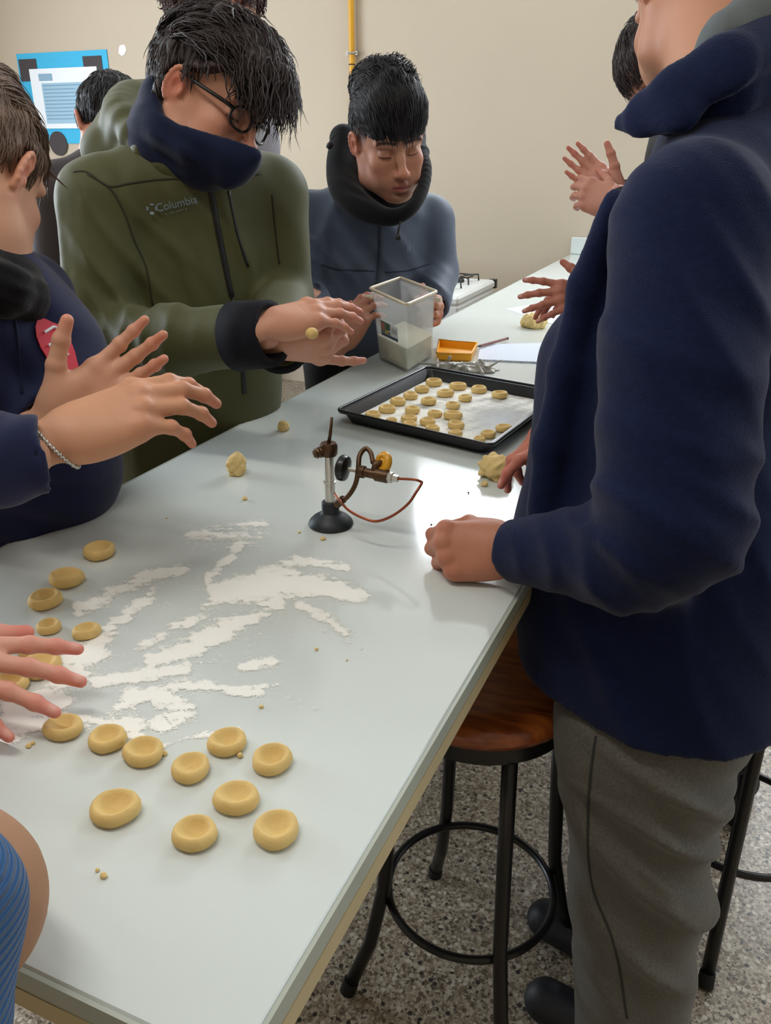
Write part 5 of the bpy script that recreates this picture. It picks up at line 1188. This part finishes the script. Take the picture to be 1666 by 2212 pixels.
# two more behind the navy fleece
R7 = frame(D(-.62,-.74,.10), D(-.55,.80,.1)); p7 = C(1440,150,1.95)
N7 = C(1500,250,1.98); d7 = nz((-.98,-.1,0)); l7 = np.cross((0,0,1), d7); SL7, SR7 = N7 + l7*.16 - A((0,0,.08)), N7 - l7*.16 - A((0,0,.08))
sk7 = (200,142,122)
simple_person('person with dark fringe and raised clasped hands half hidden behind the navy fleece', (-.02, 2.05, 0), N7, SL7, SR7, A((-.02,2.05,.8)), d7, F_['blacktr'], 'jacket', F_['jeans'], (p7, R7), sk7,
    [([SL7, C(1420,560,1.85), C(1335,425,1.88)], [.072,.06,.042]), ([SR7, C(1440,560,2.1), C(1340,415,1.97)], [.072,.06,.042])],
    (([-.13,-.06,-.012,.02,.05,.12], [-.06,-.03,.03,.03,.030,.034]), .016, HD_, lambda V: [locks(V, flow_const(.6,0,-.6), 2200, .035, .0018, 5, lift=.08, curl=.2, jit=.2)]),
    [hand_mesh(-1, C(1330,442,1.885), D(-.68,.50,-.5), D(-.35,-.10,.9), C(1420,560,1.85), CUP, .88, sk7, h=.0025), hand_mesh(1, C(1334,428,1.945), D(-.60,.72,-.3), D(.3,.25,-.92), C(1440,560,2.1), [((.75,.6,-.3),10),(3,8,10,6),(1,8,10,6),(-2,9,11,6),(-5,10,12,8)], .88, sk7, h=.0025)])
R8 = frame(D(-.7,-.2,-.6), D(0,.97,.2)); p8 = C(1560,60,1.62)
N8 = C(1590,250,1.62); d8 = nz((-1,.1,0)); l8 = np.cross((0,0,1), d8); SL8, SR8 = N8 + l8*.15 - A((0,0,.08)), N8 - l8*.15 - A((0,0,.08)); sk8 = (176,112,92)
simple_person('person hidden behind the navy fleece except for one hand with spread fingers', (.06, 1.70, 0), N8, SL8, SR8, A((.06,1.70,.8)), d8, F_['blacktr'], 'jacket', F_['jeans'], (p8, R8), sk8,
    [([SL8, C(1450,720,1.55), C(1320,648,1.85)], [.072,.06,.042]), ([SR8, C(1500,640,1.9), C(1330,640,1.95)], [.072,.06,.042])],
    (SHORT, .012, HD_, lambda V: [locks(V, flow_const(.35,0,-1), 1200, .03, .0018, 5, lift=.06, jit=.15)]),
    [hand_mesh(-1, C(1296,640,1.86), D(-.97,.02,-.1), D(-.1,.15,.95), C(1450,720,1.55), [((.5,.82,-.25),8),(14,6,10,8),(3,14,14,8),(-9,12,12,8),(-18,14,14,8)], .92, sk8, h=.0022), hand_mesh(1, C(1310,640,1.97), D(-.9,.1,-.2), D(0,.9,.2), C(1500,640,1.9), CUP, .95, sk8, h=.003)])
# leaning in at the near left corner
R9 = frame(nz((-.1,.85,-.5)), nz((0,.5,.85))); p9 = A((-.80,.24,1.27)); N9 = A((-.76,.12,1.13)); d9 = nz((-.15,1,0)); sk9 = (214,158,138)
SL9, SR9 = A((-.93,.13,1.05)), A((-.545,.10,1.04))
r9 = person('person leaning in at lower left in a blue ribbed vest over a tan sleeve', (-.72, -.05, 0))
A9 = [([SL9, A((-1.02,.28,.98)), A((-.90,.42,.965))], [.065,.055,.042]), ([SR9, C(-125,1960,.56), C(-210,1760,.68), C(-270,1440,.83)], [.070,.062,.052,.040])]
jacket(r9, 'sweater', F_['tan'], N9, SL9, SR9, A((-.72,-.04,.70)), d9, (.16,.68), .16, A9, h=.008)
hm = head_mesh(p9, R9, 1.0, sk9, N9, .055, h=.0035)
ha = hand_mesh(1, C(-258,1432,.84), D(.97,-.08,.0), D(-.05,.75,.66), C(-210,1760,.68), [((.75,.55,-.2),10),(11,4,8,6),(1,8,10,6),(-10,8,10,6),(-22,10,12,8)], 1.0, sk9, h=.0022, pink=.6)
hb = hand_mesh(-1, A((-.895,.43,.965)), nz((.5,.8,-.1)), (0,0,1), A((-1.02,.28,.98)), FLAT, 1.0, sk9, h=.003)
cv = core_mesh(N9, SL9, SR9, A((-.72,-.04,.8)), [a[0] for a in A9]); ct = np.tile(LIN(sk9), (len(cv[0]),1))
V, Q, T = join([hm, ha, hb, (*cv, ct)]); mesh_obj('body', V, Q, SK, r9, tint=T)
cap = hair_cap(p9, R9, 1.0, SHORT, .014, [], .004, 9, h=.005); hair_obj(r9, p9, R9, 1.0, cap, [locks(cap, flow_const(.35,0,-1), 1200, .03, .0018, 5, lift=.06, jit=.15)], HD_)
F_['rib'] = mat('blue_rib', (22, 84, 140), .7, sheen=.2); nt = F_['rib'].node_tree
tcn_ = nt.nodes.new('ShaderNodeTexCoord'); wv_ = nt.nodes.new('ShaderNodeTexWave'); wv_.bands_direction = 'Z'; wv_.inputs['Scale'].default_value = 56; wv_.inputs['Distortion'].default_value = 1.2; wv_.inputs['Detail Scale'].default_value = .3
bp_ = nt.nodes.new('ShaderNodeBump'); bp_.inputs['Distance'].default_value = .004; nt.links.new(tcn_.outputs['Object'], wv_.inputs[0]); nt.links.new(wv_.outputs[1], bp_.inputs['Height']); nt.links.new(bp_.outputs[0], nt.nodes['Principled BSDF'].inputs['Normal'])
def vest9(f):
    f.chain([C(-140,1850,.53), C(-112,1960,.50), C(-140,2220,.48)], [.034,.038,.042], .03)
    f.rc(A((-.72,-.04,.72)), A((-.74,.10,1.03)), .175, .165, .05, n=d9, sq=.72)
sculpt(r9, 'ribbed_vest', F_['rib'], [C(-60,1800,.56), C(-70,2200,.50), A((-.72,-.04,.72)), A((-.74,.10,1.03))], .2, .005, vest9, 2)
legs(r9, A((-.72,-.06,.80)), d9, ((.02,.01),(-.04,0)), F_['jeans'], shoe=F_['shoe'], h=.016)
